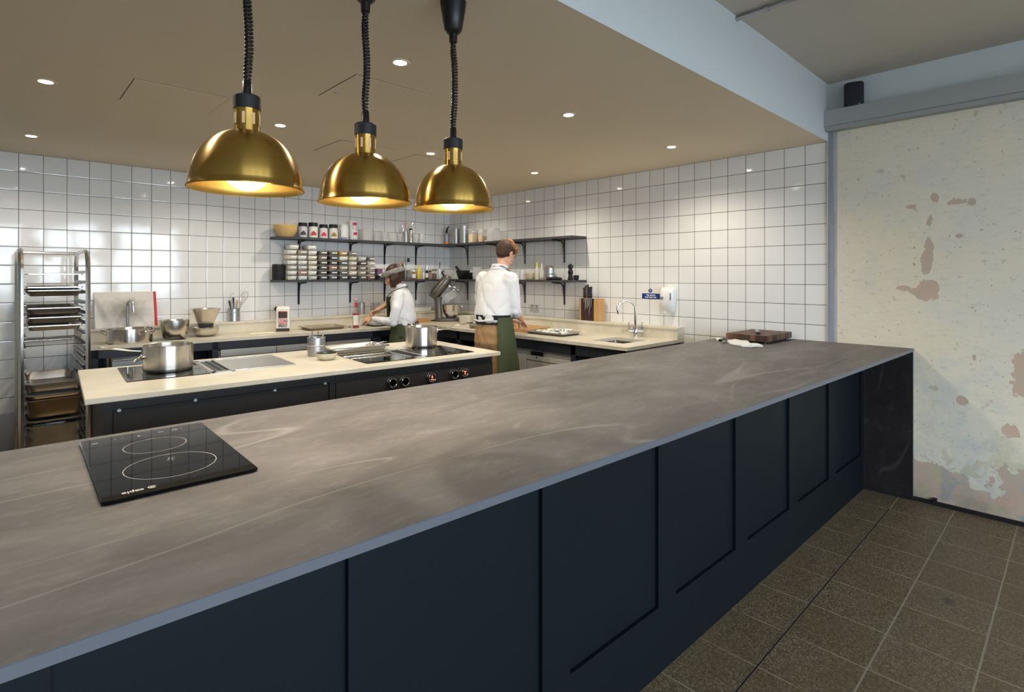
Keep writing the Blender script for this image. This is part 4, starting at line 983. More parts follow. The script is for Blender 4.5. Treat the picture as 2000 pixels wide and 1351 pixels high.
# utensil pot on the ledge
x, y = P(457, -.055); rc = px(12.2, x, y, 457); hc = 25/FL*dep(x, y)
tin_can('utensil_can', 'matt steel can holding a whisk on the ledge of the tiled wall', 'utensil holder', (x, y, LZ), rc, hc, M['steelm'], ribs=(.72,), ear=False)
rd = Vector((RT[0], RT[1], 0))
def whisk(name, lab, base, tip, r, L, n=5, hl=.5, m=None, grp=None):
    base, tip = Vector(base), Vector(tip); d = (tip-base).normalized(); ln_ = (tip-base).length
    t = thing(name, lab, 'whisk', base); zl = ln_*hl
    b = B(); tube(b, [d*0, d*zl*.5, d*zl], [.006, .0075, .005], 10); obj('handle', b, m or M['steelp'], t)
    s = d.cross(Vector((0, 0, 1))).normalized() if abs(d.z) < .99 else Vector((1, 0, 0)); u = d.cross(s)
    b = B()
    for k in range(n):
        a = PI*k/n; e = s*math.cos(a)+u*math.sin(a); A = d*zl; Z = d*ln_
        tube(b, bez(A, A+(Z-A)*.55+e*r*1.5, A+(Z-A)*1.05+e*r*1.1, Z, 8)+bez(Z, A+(Z-A)*1.05-e*r*1.1, A+(Z-A)*.55-e*r*1.5, A, 8)[1:], .0011, 5)
    obj('wires', b, M['steelp'], t); return t
whisk('balloon_whisk', 'large balloon whisk standing wires-up in the ledge can', (x+.008, y, LZ+.008), (x+rd.x*.14, y+rd.y*.05-.01, Za(569, x, y)), .032, .25)
for k, (uo, v, nm, lab, m) in enumerate(((-10, 586, 'spatula', 'black-handled spatula at the left of the ledge can', M['black']), (-2, 580, 'spoon', 'dark handled spoon standing in the middle of the ledge can', M['black']), (6, 586, 'brush', 'wooden-handled brush beside the whisk in the ledge can', M['wood']))):
    zz = Za(v, x, y); 
    t = thing(nm, lab, 'utensil', (x+(k-1)*.012, y, LZ+.006)); dv = Vector((rd.x*uo*.0045, 0, zz-LZ-.006))
    b = B(); tube(b, [dv*0, dv*.6, dv*.92, dv], [.004, .0045, .009, .006], 10, flat=.6); obj('handle', b, m, t)
t = thing('ladle', 'hooked steel ladle handle curling out of the ledge can', 'ladle', (x-.01, y, LZ+.006)); zz = Za(573, x, y)-LZ-.006
b = B(); tube(b, [(0, 0, 0), (-.02, 0, zz-.05), (-.022, 0, zz-.015)]+[(-.008-.014*math.cos(a), 0, zz-.015+.015*math.sin(a)) for a in [PI*k/6 for k in range(1, 6)]], .0028, 8); obj('handle', b, M['steelp'], t)
# flour bag
x, y = P(553.5, -.30); w_ = px(27, x, y, 553); h_ = Za(598, x, y)-ZK
t = thing('flour_bag', 'white paper flour bag with red lettering on the back worktop', 'flour bag', (x, y, ZK), -.82+.33)
b = B(); rloft(b, [(w_*.93, .085, 0, .008), (w_, .09, .01, .012), (w_, .092, h_*.75, .014), (w_*.99, .088, h_*.9, .016), (w_*.94, .055, h_*.96, .016), (w_*.8, .03, h_, .01)]); obj('bag', b, mat('paper_bag', (.80, .79, .74, 1), .8, noise=.06, nscale=9, bump=.6, bscale=26), t)
fy = -.0465
b = B(); box(b, (-w_/2+.002, fy-.0006, 0), (w_/2-.002, fy+.002, h_*.125)); obj('base_band', b, mat('brown_print', srgb(62, 50, 46), .6), t, smooth=False)
b = B(); box(b, (-w_*.33, fy-.0012, h_*.53), (w_*.33, fy+.001, h_*.80)); lb = obj('emblem', b, mat('emblem_brown', srgb(70, 56, 52), .6), t, smooth=False)
b = B(); box(b, (-w_*.33, fy-.0018, h_*.775), (w_*.33, fy-.001, h_*.81)); obj('emblem_band', b, M['red'], lb, smooth=False)
text('emblem_lettering', 'MARRIAGE\'S' if False else 'FLOUR', .016, M['label'], lb, (0, fy-.0015, h_*.585), (PI/2, 0, 0)) if False else None
rm = mat('print_red', srgb(196, 50, 48), .5); dm = mat('print_dark', srgb(48, 40, 38), .5)
text('lettering', 'STRONG', .040, rm, t, (0, fy-.001, h_*.435), (PI/2, 0, 0), bold=.0006, sx=.62*w_/.135)
text('lettering', 'WHITE', .040, rm, t, (0, fy-.001, h_*.325), (PI/2, 0, 0), bold=.0006, sx=.72*w_/.135)
text('lettering', 'BREAD', .038, dm, t, (0, fy-.001, h_*.22), (PI/2, 0, 0), bold=.0008, sx=.74*w_/.135)
# black clamp thing behind the bag
x, y = P(539.5, -.05)
t = thing('can_opener', 'small black handled gadget standing behind the flour bag', 'opener', (x, y, LZ)); zz = Za(600, x, y)-LZ
b = B(); cyl(b, (0, 0, 0), (0, 0, zz-.02), .006); obj('stem', b, M['black'], t)
b = B(); ball(b, (0, 0, zz-.018), (.02, .012, .024)); obj('knob', b, M['black'], t)
# floured dough patch
x, y = P(512, -.46)
b = B()
for k in range(7): ball(b, (-.09+.03*k, .008*math.sin(k*2), .008), (.034, .02, .010), u=14, v=8)
t = fuse('dough', b, mat('dough', (.72, .70, .52, 1), .8, noise=.1, nscale=20), None, .004); t.location = (x, y, ZK-.001); tag(t, 'flattened piece of pale dough lying in front of the flour bag', 'dough')
# roasting tray
x, y = P(630, -.36)
tray_obj('roasting_tray', 'battered roasting tray with a wire rack between flour bag and red bottle', 'tray', (x, y, ZK), -.03, .40, .30, .032, mat('tan_tray', (.52, .46, .34, 1), .35, 1, noise=.3, nscale=10), rad=.02)
t = thing('cooling_rack', 'wire rack sitting inside the battered roasting tray', 'wire rack', (x, y, ZK+.034), -.03)
b = B(); tube(b, [(-.15, -.11, 0), (.15, -.11, 0), (.15, .11, 0), (-.15, .11, 0)], .0028, 6, closed=True); obj('rim', b, M['steelp'], t)
b = B()
for k in range(1, 15): cyl(b, (-.15+.02*k, -.11, .001), (-.15+.02*k, .11, .001), .0011, n=5)
obj('wires', b, M['steelp'], t)
# measuring spoons behind the bottle
x, y = P(683, -.40)
t = thing('measuring_spoon', 'small steel measuring spoon left of the red bottle', 'spoon', (x, y, ZK), .4)
b = B(); ball(b, (0, 0, .010), (.022, .022, .010)); obj('bowl', b, M['steelp'], t)
b = B(); tube(b, [(-.02, 0, .014), (-.07, 0, .01), (-.10, 0, .004)], .004, 8, flat=.4); obj('handle', b, M['steelp'], t)
# red bottle
x, y = P(695, -.50); s_ = dep(x, y)/FL; hb_ = Za(583, x, y)-ZK; rb = 6.4*s_
t = thing('glass_bottle', 'glass bottle of red liquid with a white label on the back worktop', 'bottle', (x, y, ZK))
b = B(); lathe(b, [(rb*.9, 0), (rb, .006), (rb, hb_*.50), (rb*.93, hb_*.56), (rb*.45, hb_*.70), (rb*.36, hb_*.80), (rb*.36, hb_*.90), (rb*.42, hb_*.905), (rb*.42, hb_*.93), (rb*.3, hb_*.935)], 32); obj('glass', b, mat('pinkish_glass', (.7, .25, .22, 1), .05, alpha=.14), t)
b = B(); lathe(b, [(rb*.86, .005), (rb*.94, .01), (rb*.94, hb_*.50), (.001, hb_*.501)], 32); obj('liquid', b, mat('red_liquid', srgb(150, 8, 22), .12), t)
b = B(); lathe(b, [(rb*.37, hb_*.72), (rb*.39, hb_*.725), (rb*.39, hb_*.86), (rb*.36, hb_*.865)], 24); obj('neck_label', b, M['red'], t)
b = B(); lathe(b, [(rb*.40, hb_*.935), (rb*.44, hb_*.94), (rb*.50, hb_*.97), (rb*.3, hb_*1.0), (.001, hb_)], 24); obj('stopper', b, mat('pink_cap', srgb(222, 170, 165), .4), t)
b = B(); 
A0 = math.atan2(CAM.y-y, CAM.x-x)
ra = [[(rb*1.01*math.cos(A0-.95+1.9*k/12), rb*1.01*math.sin(A0-.95+1.9*k/12), z) for k in range(13)] for z in (hb_*.10, hb_*.44)]
V0 = [b.verts.new(p) for p in ra[0]]; V1 = [b.verts.new(p) for p in ra[1]]
for k in range(12): b.faces.new((V0[k], V0[k+1], V1[k+1], V1[k]))
lb = obj('label', b, M['label'], t)
# steel beaker on the ledge
x, y = P(706, -.055); tin_can('steel_beaker', 'plain steel beaker on the ledge behind the red bottle', 'beaker', (x, y, LZ), 6.5*dep(x, y)/FL, 23*dep(x, y)/FL, M['steelm'], ribs=(), ear=False)
# sockets
def socket(lab, c, face):
    t = thing('wall_socket', lab, 'socket', c, 0 if face == 'y' else -PI/2)
    m = M['chrome'] if False else mat('satin_plate', (.60, .60, .60, 1), .35, .3)
    b = B(); box(b, (-.073, -.006, -.043), (.073, 0, .043), .002); obj('plate', b, m, t)
    b = B()
    for sx in (-.036, .036):
        box(b, (sx-.003, -.0075, .006), (sx+.003, -.006, .016)); box(b, (sx-.013, -.0075, -.012), (sx-.006, -.006, -.008)); box(b, (sx+.006, -.0075, -.012), (sx+.013, -.006, -.008)); box(b, (sx-.006, -.009, .026), (sx+.006, -.006, .036))
    obj('pins', b, M['mblack'], t, smooth=False)
socket('double socket plate on the back wall beside the woman in the headscarf', (-1.10, 0, 1.12), 'y')
socket('double socket plate on the right-hand tiled wall beyond the man', (0, -1.60, 1.117), 'x')
# woman's station: tub, jug, board, lime
x, y = P(747, -.40)
t = thing('food_tub', 'black-based tray with clear plastic sides on the worktop by the woman', 'container', (x-.02, y-.02, ZK), -.05)
b = B(); rloft(b, [(.30, .20, 0, .02), (.32, .22, .014, .02), (.315, .215, .014, .02), (.30, .20, .004, .02)]); obj('tray', b, M['mblack'], t)
b = B(); rloft(b, [(.26, .16, .010, .02), (.28, .18, .075, .02), (.276, .176, .075, .02), (.256, .156, .012, .02)]); obj('tub', b, M['clear'], t)
x, y = P(719, -.36)
b = B(); box(b, (-.08, -.002, 0), (.08, .002, .15)); bmesh.ops.rotate(b, verts=b.verts, matrix=Matrix.Rotation(.9, 3, 'X'), cent=(0, 0, 0)); o = obj('paper_sheet', b, M['label'], None, loc=(x-.0, y+.10, ZK+.004), rotz=.5); tag(o, 'white sheet of paper propped up beside the red bottle', 'paper')
x, y = P(737, -.055); s_ = dep(x, y)/FL
t = thing('oil_jar', 'round glass jar of yellow oil under the woman\'s raised hand', 'jar', (x, y, LZ)); zz = Za(598, x, y)-LZ
b = B(); lathe(b, [(.026, 0), (.034, .01), (.036, zz*.6), (.030, zz-.02), (.026, zz-.01), (.026, zz)], 28); obj('glass', b, M['glass'], t)
b = B(); lathe(b, [(.024, .003), (.031, .012), (.033, zz*.55), (.001, zz*.56)], 28); obj('oil', b, mat('olive_oil', srgb(190, 160, 60), .15), t)
x, y = P(805, -.33)
t = thing('wooden_board', 'small pale wooden board beside the woman\'s hip, a lime on it', 'chopping board', (x+.03, y, ZK), -.05); b = B(); box(b, (-.16, -.11, 0), (.16, .11, .034), .004); obj('board', b, M['wood2'], t)
b = B(); ball(b, (0, 0, .026), (.027, .025, .026)); ball(b, (.026, 0, .027), .005); o = obj('lime', b, mat('lime_green', srgb(176, 192, 60), .45, noise=.15, nscale=40), None, loc=(Xa(806.5, y+.03), y+.03, ZK+.034)); tag(o, 'yellow-green lime sitting on the small wooden board', 'lime')
knife((Xa(828, -.36)+.09, -.37, ZK+.001), 1.35, 'knife lying past the edge of the small wooden board', L=.13, hl=.10, w=.02)
x, y = P(826, -.11)
b = B(); rloft(b, [(.30, .012, 0, .004), (.34, .014, .03, .005), (.32, .012, .05, .005)], k=3); bmesh.ops.rotate(b, verts=b.verts, matrix=Matrix.Rotation(-.12, 3, 'X'), cent=(0, 0, 0)); o = obj('white_lid', b, M['cream'], None, loc=(x, -.06, LZ)); o.name = 'plastic_lid'; tag(o, 'long cream plastic lid standing on the ledge left of the stand mixer', 'board')  # a long plastic lid stood on edge

# ---------------------------------------------------------------- stand mixer, in the corner
x, y = P(874, -.47); s_ = dep(x, y)/FL
t = thing('stand_mixer', 'grey stand mixer with its head tilted back in the far corner', 'stand mixer', (x, y, ZK), math.atan2(RT[1], RT[0])+.12)
gm_ = mat('mixer_grey', srgb(112, 106, 100), .3, .7)
b = B(); rloft(b, [(.30, .19, 0, .09), (.32, .20, .012, .09), (.31, .19, .035, .085), (.25, .14, .042, .06)], k=8); obj('base', b, gm_, t)
b = B(); loft(b, [rrect(.085, .12, .03, .03, c=(-.105, 0)), rrect(.08, .115, .16, .03, c=(-.112, 0)), rrect(.09, .12, .26, .03, c=(-.118, 0)), rrect(.11, .125, .30, .03, c=(-.118, 0))]); obj('column', b, gm_, t)
rot = Matrix.Translation((-.12, 0, .30)) @ Matrix.Rotation(-math.radians(52), 4, 'Y')
b = B(); hs_ = [(-.05, .045, .05), (-.03, .062, .062), (.04, .068, .07), (.16, .066, .068), (.24, .060, .062), (.275, .045, .045), (.285, .02, .02)]
loft(b, [[tuple(rot @ Vector((x_, ry*math.cos(2*PI*k/24), .045+rz_*math.sin(2*PI*k/24)))) for k in range(24)] for x_, ry, rz_ in hs_]); obj('head', b, gm_, t)
b = B(); p0_ = rot @ Vector((.19, 0, -.02)); p1_ = rot @ Vector((.19, 0, -.05)); cyl(b, p0_, p1_, .034, .030, 28); obj('attachment_hub', b, M['chrome'], t)
b = B(); p0_ = rot @ Vector((.25, 0, .10)); p1_ = rot @ Vector((.27, 0, .15)); cyl(b, p0_, p1_, .012, .010, 16); cyl(b, p1_, p1_+Vector((.03, 0, .015)), .007, .007, 12); obj('speed_lever', b, M['black'], t)
b = B(); a_ = rot @ Vector((.19, 0, -.05)); z_ = rot @ Vector((.19, 0, -.19)); ax = (z_-a_)
for k in range(5):
    q = PI*k/5; e = Vector((0, math.cos(q), 0))+(rot.to_3x3() @ Vector((1, 0, 0)))*math.sin(q)
    tube(b, bez(a_, a_+ax*.5+e*.07, a_+ax*1.0+e*.07, a_+ax, 8)+bez(a_+ax, a_+ax-e*.07, a_+ax*.5-e*.07, a_, 8)[1:], .0015, 5)
obj('wire_whisk', b, M['steelp'], t)
b = B(); lathe(b, [(.055, .042), (.070, .06), (.098, .11), (.108, .17), (.112, .20), (.116, .205), (.109, .198), (.104, .165), (.09, .11), (.06, .062)], 44, c=(.045, 0, 0)); obj('bowl', b, M['chrome'], t)
b = B(); loft(b, [[(.045+.118*math.cos(a), .118*math.sin(a), z) for a in [-2.2+3.6*k/20 for k in range(21)]]+[(.045+.114*math.cos(a), .114*math.sin(a), z) for a in [1.4-3.6*k/20 for k in range(21)]] for z in (.205, .30)]); 
bmesh.ops.rotate(b, verts=b.verts, matrix=Matrix.Rotation(-.5, 3, 'Y'), cent=(-.07, 0, .205)); obj('splash_guard', b, M['clear2'], t)
b = B(); tube(b, arc((.165, 0, .15), .035, -PI/2, PI/2, 8), .006, 8); obj('bowl_handle', b, M['chrome'], t)

# ---------------------------------------------------------------- things on the right-hand worktop
def Q(u, x): return (x, Ya(u, x))
# cream tubs behind the man
for k, (u, x, w_, d_, h_, lab) in enumerate(((914, -.42, .17, .17, .085, 'cream plastic tub of flour left of the man\'s hip'), (942, -.40, .14, .12, .09, 'white plastic tub half hidden behind the man\'s back'))):
    x, y = Q(u, x); t = thing('plastic_tub', lab, 'tub', (x, y, ZK), .1)
    b = B(); rloft(b, [(w_*.82, d_*.82, 0, .02), (w_, d_, h_, .025), (w_+.008, d_+.008, h_, .025), (w_+.008, d_+.008, h_+.004, .025), (w_-.006, d_-.006, h_+.004, .025), (w_*.8, d_*.8, .005, .02)]); obj('tub', b, M['cream'], t)
    b = B(); rloft(b, [(w_*.86, d_*.86, h_*.5, .02), (w_*.93, d_*.93, h_*.8, .02)]); obj('contents', b, mat('flour_white', (.80, .77, .66, 1), .9), t)
x, y = Q(929, -.71); tray_obj('steel_dish', 'small deep steel dish at the edge of the worktop by the man\'s hip', 'dish', (x, y, ZK), .1, .13, .17, .06, M['steeld'], rad=.02)
x, y = Q(899, -.30); t = thing('hand_whisk', 'small wire utensil lying on the worktop between mixer and tubs', 'utensil', (x, y, ZK+.006), .7)
b = B(); tube(b, [(-.09, 0, 0), (0, 0, .012), (.09, 0, .004)], .005, 8); obj('handle', b, M['steelm'], t)
# wooden board, tray of oysters/paper
x, y = Q(1040, -.50)
t = thing('wooden_board', 'large round-edged wooden board under the man\'s hands', 'chopping board', (x, y+.17, ZK), .0); b = B(); box(b, (-.17, -.27, 0), (.17, .27, .04), .006); obj('board', b, M['wood'], t)
x, y = Q(1082, -.545)
t = tray_obj('food_tray', 'steel tray of white fish pieces on the side worktop', 'tray', (x, y, ZK), PI/2+.02, .46, .30, .028, M['steelp'], rad=.02)
FT = (x, y)
rr_ = random.Random(11)
whm = mat('white_fish', (.78, .76, .68, 1), .45, noise=.12, nscale=40)
for k in range(12):
    fx, fy = x+rr_.uniform(-.095, .095), y+.16-.31*k/11
    b = B(); L_, W2 = rr_.uniform(.035, .05), rr_.uniform(.016, .024)
    for q in range(4): ball(b, ((q-1.5)*L_*.5, rr_.uniform(-.006, .006), .012+rr_.uniform(0, .006)), (L_*.42, W2, .012+rr_.uniform(0, .006)), u=10, v=7)
    o = fuse('fish_piece', b, whm, None, .004, 2); o.location = (fx, fy, ZK+.004); o.rotation_euler = (0, 0, rr_.uniform(-.8, .8)); tag(o, 'piece of white fish laid out on the steel tray by the man', 'fish', 'white fish pieces on the tray')
for k in range(2):
    b = B(); nx_ = 8
    G = [[b.verts.new((-.05+.1*i/nx_, -.04+.08*j/nx_, .02+.012*math.sin(i*1.3+k)*math.cos(j*1.7+k*2)+rr_.uniform(-.003, .003))) for j in range(nx_+1)] for i in range(nx_+1)]
    for i in range(nx_):
        for j in range(nx_): b.faces.new((G[i][j], G[i+1][j], G[i+1][j+1], G[i][j+1]))
    o = obj('paper_wrap', b, mat('blue_tint_paper', (.66, .75, .80, 1), .4) if k == 0 else M['label'], None, loc=(x+.0+.04*k, y-.05-.07*k, ZK+.025)); s__ = o.modifiers.new('s', 'SOLIDIFY'); s__.thickness = .0008
    tag(o, ['crumpled pale blue wrapping paper on the fish tray', 'crumpled white wrapping paper at the right end of the fish tray'][k], 'wrapping paper')
# knife block on the ledge
x, y = -.075, (Ya(1137.5, -.075)+Ya(1175, -.075))/2; wk = abs(Ya(1137.5, -.075)-Ya(1175, -.075)); hk = Za(582.5, x, y)-LZ
t = thing('knife_block', 'dark and pale wood magnetic knife block on the ledge of the right wall', 'knife block', (x, y, LZ), -PI/2)
b = B(); box(b, (-wk/2, -.045, 0), (-wk/2+.012, .05, hk), .002); obj('side_board', b, M['wood'], t)
b = B(); box(b, (wk*.24, -.045, 0), (wk/2, .05, hk), .002); obj('side_board', b, M['wood'], t)
b = B(); box(b, (-wk/2+.012, -.035, 0), (wk*.24, .04, hk-.003), .001); obj('face', b, mat('dark_wood', srgb(58, 40, 36), .5, noise=.1, nscale=8), t)
for k, (dx, L_, hh, w_) in enumerate(((-.062, .05, .105, .012), (-.040, .135, .125, .020), (-.012, .12, .135, .024), (.008, .18, .110, .014), (.030, .10, .115, .014))):
    kt = thing('chef_knife', ['short knife at the left end of the knife block', 'brown-handled knife second from the left on the knife block', 'broad black-handled knife in the middle of the knife block', 'longest-bladed knife on the knife block', 'knife nearest the pale wood side of the knife block'][k], 'knife', (x-.045-.002, y-dx, LZ), -PI/2)
    z1 = hk+.005
    b = B(); loft(b, [[(-w_/2, -.001, z1), (w_/2, -.001, z1), (w_/2, .001, z1), (-w_/2, .001, z1)], [(-w_/2, -.001, z1-L_*.6), (w_*.35, -.001, z1-L_*.6), (w_*.35, .001, z1-L_*.6), (-w_/2, .001, z1-L_*.6)], [(-w_/2, -.001, z1-L_), (-w_/2+.002, -.001, z1-L_), (-w_/2+.002, .001, z1-L_), (-w_/2, .001, z1-L_)]]); obj('blade', b, M['steelm'], kt, smooth=False)
    b = B(); rloft(b, [(.016, .014, z1, .004), (.020, .016, z1+.02, .006), (.017, .015, z1+hh*.6, .006), (.021, .017, z1+hh*.9, .007), (.014, .012, z1+hh, .005)], c=(0, 0)); obj('handle', b, mat('brown_handle', srgb(70, 36, 28), .35) if k == 1 else M['black'], kt)
    b = B()
    for q in (.25, .5, .75): cyl(b, (0, -.0085, z1+hh*q), (0, -.0075, z1+hh*q), .003, n=8)
    obj('rivet', b, M['chrome'], kt)
# hand wash sign
c = (0, -3.115, 1.30)
t = thing('hand_wash_sign', 'blue hand wash notice with a round symbol above the small sink', 'sign', c, -PI/2)
b = B(); box(b, (-.100, -.002, -.026), (.090, 0, .024), .0005); obj('panel', b, M['blue'], t)
b = B(); cyl(b, (-.01, 0, .050), (-.01, -.002, .050), .019, n=28); rd_ = obj('symbol', b, M['blue'], t)
b = B(); loft(b, [[(-.014, -.0026, .062), (-.006, -.0026, .062), (-.006, -.0020, .062), (-.014, -.0020, .062)], [(-.0125, -.0026, .046), (-.0075, -.0026, .046), (-.0075, -.0020, .046), (-.0125, -.0020, .046)]]); box(b, (-.0125, -.0026, .037), (-.0075, -.002, .042)); obj('exclamation', b, M['label'], rd_, smooth=False)
text('lettering', 'This sink for\nhand wash only', .0195, M['label'], t, (-.005, -.0024, -.001), (PI/2, 0, 0), bold=.0007)
# soap dispenser
y = (Ya(1290, -.05)+Ya(1322, -.05))/2; z0_, z1_ = 1.165, 1.385
t = thing('soap_dispenser', 'white plastic soap dispenser fixed to the tiles beside the blue sign', 'soap dispenser', (0, y, 0), -PI/2)
w_ = .125
b = B()
secs = [(w_*.62, .06, z0_, .02), (w_*.80, .085, z0_+.02, .03), (w_*.92, .105, z0_+.06, .03), (w_, .11, z0_+.12, .03), (w_, .105, z1_-.03, .03), (w_*.97, .09, z1_-.008, .028), (w_*.9, .07, z1_, .02)]
loft(b, [[(p[0], p[1]-d/2, p[2]) for p in rrect(w, d, z, r)] for w, d, z, r in secs]); obj('cover', b, M['white'], t)
b = B(); box(b, (.048, -.112, z0_+.11), (.056, -.103, z1_-.05)); obj('level_window', b, mat('grey_window', srgb(110, 115, 128), .3), t, smooth=False)
b = B(); cyl(b, (-.03, -.113, z1_-.095), (-.03, -.106, z1_-.095), .013, n=20); box(b, (-.05, -.112, z1_-.105), (-.03, -.107, z1_-.085)); obj('badge', b, M['steelm'], t)
b = B(); cyl(b, (-.03, -.07, z0_-.012), (-.03, -.07, z0_+.01), .012, n=16); obj('nozzle', b, M['cream'], t)
# ---------------------------------------------------------------- wall shelves
SD = .235; SU0, SU1 = 1.873, 1.895; SL0, SL1 = 1.423, 1.445
XS, YS = -2.335, -2.347
def shelf_back(lab, z0, z1):
    t = thing('wall_shelf', lab, 'shelf'); b = B(); prism(b, [(XS, -SD), (-SD, -SD), (-.001, -.001), (XS, -.001)], z0, z1); obj('board', b, M['shelf'], t, smooth=False)
    for x in (-2.035, -1.435, -.985, -.535): bracket(t, (x, 0), 0, z0)
def shelf_side(lab, z0, z1):
    t = thing('wall_shelf', lab, 'shelf'); b = B(); prism(b, [(-SD, YS), (-SD, -SD-.002), (-.001, -.003), (-.001, YS)], z0, z1); obj('board', b, M['shelf'], t, smooth=False)
    for y in (-.397, -.997, -1.447, -2.047): bracket(t, (0, y), -PI/2, z0)
def bracket(t, p, rz, z0):
    b = B(); H_ = .245
    def sec(w0, pts): return pts
    box(b, (-.011, -.006, -H_), (.011, -.001, 0), .002); box(b, (-.011, -SD+.03, -.006), (.011, -.001, 0), .001)
    tube(b, [(0, -.004, -H_*.92), (0, -.010, -H_*.6), (0, -.022, -.07)]+[(0, -.022-.05*(1-math.cos(a)), -.07+.055*math.sin(a)) for a in [PI/2*k/6 for k in range(1, 7)]]+[(0, -SD+.035, -.009)], [.004, .007, .008]+[.008]*6+[.004], 6)
    for z in (-H_+.02, -H_*.55): cyl(b, (0, -.006, z), (0, -.0085, z), .004, n=8)
    o = obj('bracket', b, M['black'], t, loc=(p[0], p[1], z0), rotz=rz)
shelf_back('upper charcoal shelf on the back wall, carrying jars and the basket', SU0, SU1); shelf_back('lower charcoal shelf on the back wall, carrying the labelled tubs', SL0, SL1)
shelf_side('upper charcoal shelf on the right-hand wall behind the man\'s head', SU0, SU1); shelf_side('lower charcoal shelf on the right-hand wall behind the man', SL0, SL1)
def sc_at(x, y): return dep(x, y)/FL
def on_back(u0, u1, v, yc, z1):      # centre, width, height of a thing between picture columns, top at row v
    x = Xa((u0+u1)/2, yc); k = (u1-u0)*sc_at(x, yc)/abs(RT[0]*1+0)/1.0
    return x, yc, px(u1-u0, x, yc, (u0+u1)/2), Za(v, x, yc)-z1
def on_side(u0, u1, v, xc, z1):
    y = Ya((u0+u1)/2, xc); return xc, y, px(u1-u0, xc, y, (u0+u1)/2), Za(v, xc, y)-z1
# cane bread basket
x, y, w_, h_ = on_back(535, 581, 438.5, -.125, SU1)
t = thing('bread_basket', 'stack of pale cane proving baskets at the left end of the upper shelf', 'basket', (x, y, SU1))
r_ = w_/2
for q in range(2):
    b = B()
    for k in range(11):
        f = k/10; rr3 = r_*(.60+.40*math.sin(f*PI/2)); ly = rr3*.62
        n_ = 36; tilt = .012*f*(1 if q == 0 else -.3)
        pts = [(rr3*math.cos(2*PI*i/n_), ly*math.sin(2*PI*i/n_), .006+f*(h_-.035)+q*.022-tilt*math.cos(2*PI*i/n_)*1.2+.0012*math.sin(i*5)) for i in range(n_)]
        tube(b, pts, .0068, 6, closed=True)
    obj('coil', b, M['wicker'], t)
b = B(); rloft(b, [(r_*1.1, r_*.7, .0, .03), (r_*1.15, r_*.74, .012, .03)]); obj('base', b, M['wicker'], t)
# jars with black screw lids
def jar(lab, u0, u1, v, body, labm, name='spice_jar', grp='black-lidded jars on the upper shelf'):
    x, y, w_, h_ = on_back(u0, u1, v, -.10, SU1); r = w_/2
    t = thing(name, lab, 'jar', (x, y, SU1), 0, grp)
    b = B(); lathe(b, [(r*.92, 0), (r*.98, .006), (r*.98, h_*.66), (r*.90, h_*.74), (r*.86, h_*.78)], 32); obj('jar', b, body, t)
    b = B(); lathe(b, [(r*.92, h_*.76), (r*.95, h_*.77), (r*.95, h_*.985), (r*.9, h_), (.001, h_)], 32); obj('lid', b, M['mblack'], t)
    A0 = math.atan2(CAM.y-y, CAM.x-x); b = B(); n_ = 14
    V0 = [b.verts.new((r*1.0*math.cos(A0-1.3+2.6*k/n_), r*1.0*math.sin(A0-1.3+2.6*k/n_), h_*.06)) for k in range(n_+1)]; V1 = [b.verts.new((v_.co.x, v_.co.y, h_*.70)) for v_ in V0]
    for k in range(n_): b.faces.new((V0[k], V0[k+1], V1[k+1], V1[k]))
    lb_ = obj('label', b, labm[0], t)
    b = B(); V0 = [b.verts.new((r*1.015*math.cos(A0-.45+1.2*k/8), r*1.015*math.sin(A0-.45+1.2*k/8), h_*(.18+.0*k))) for k in range(9)]; V1 = [b.verts.new((v_.co.x, v_.co.y, h_*(.18+.28*math.sin(PI*(k+1)/10)))) for k, v_ in enumerate(V0)]
    for k in range(8): b.faces.new((V0[k], V0[k+1], V1[k+1], V1[k]))
    obj('label_picture', b, labm[1], lb_)
cl = mat('jar_contents', (.50, .48, .50, 1), .25); cw = mat('label_cream', (.74, .73, .68, 1), .6)
jar('black-lidded jar next to the cane basket, with a dark shape on its label', 582, 600.5, 435, cl, (mat('lbl_grey', (.58, .57, .60, 1), .5), mat('lbl_dark', (.05, .05, .06, 1), .6)))
jar('black-lidded jar with a large red picture on its label', 602, 621, 435, cl, (cw, mat('lbl_red', srgb(190, 60, 56), .6)))
jar('black-lidded jar with small pink-red marks on its label', 623, 640.5, 438.5, cl, (mat('lbl_pinkish', (.72, .64, .64, 1), .5), mat('lbl_rose', srgb(200, 60, 80), .6)))
jar('black-lidded jar with a golden brown picture on its label', 642, 660, 438.5, cl, (cw, mat('lbl_gold', srgb(160, 126, 50), .6)))
x, y, w_, h_ = on_back(662, 681, 438, -.10, SU1); r = w_/2
t = thing('white_tub', 'white plastic screw tub with a blue-edged label on the upper shelf', 'tub', (x, y, SU1))
b = B(); lathe(b, [(r*.94, 0), (r, .006), (r, h_*.72), (r*.86, h_*.80), (r*.86, h_*.83), (r*.90, h_*.84), (r*.90, h_*.98), (.001, h_)], 32); obj('tub', b, M['white'], t)
A0 = math.atan2(CAM.y-y, CAM.x-x)
b = B()
for (a0_, a1_, z0_, z1_) in ((-.75, -.62, .10, .62), (-.75, .8, .08, .13)):
    n_ = 10; V0 = [b.verts.new((r*1.01*math.cos(A0+a0_+(a1_-a0_)*k/n_), r*1.01*math.sin(A0+a0_+(a1_-a0_)*k/n_), h_*z0_)) for k in range(n_+1)]; V1 = [b.verts.new((v_.co.x, v_.co.y, h_*z1_)) for v_ in V0]
    for k in range(n_): b.faces.new((V0[k], V0[k+1], V1[k+1], V1[k]))
obj('label_border', b, M['blue'], t)
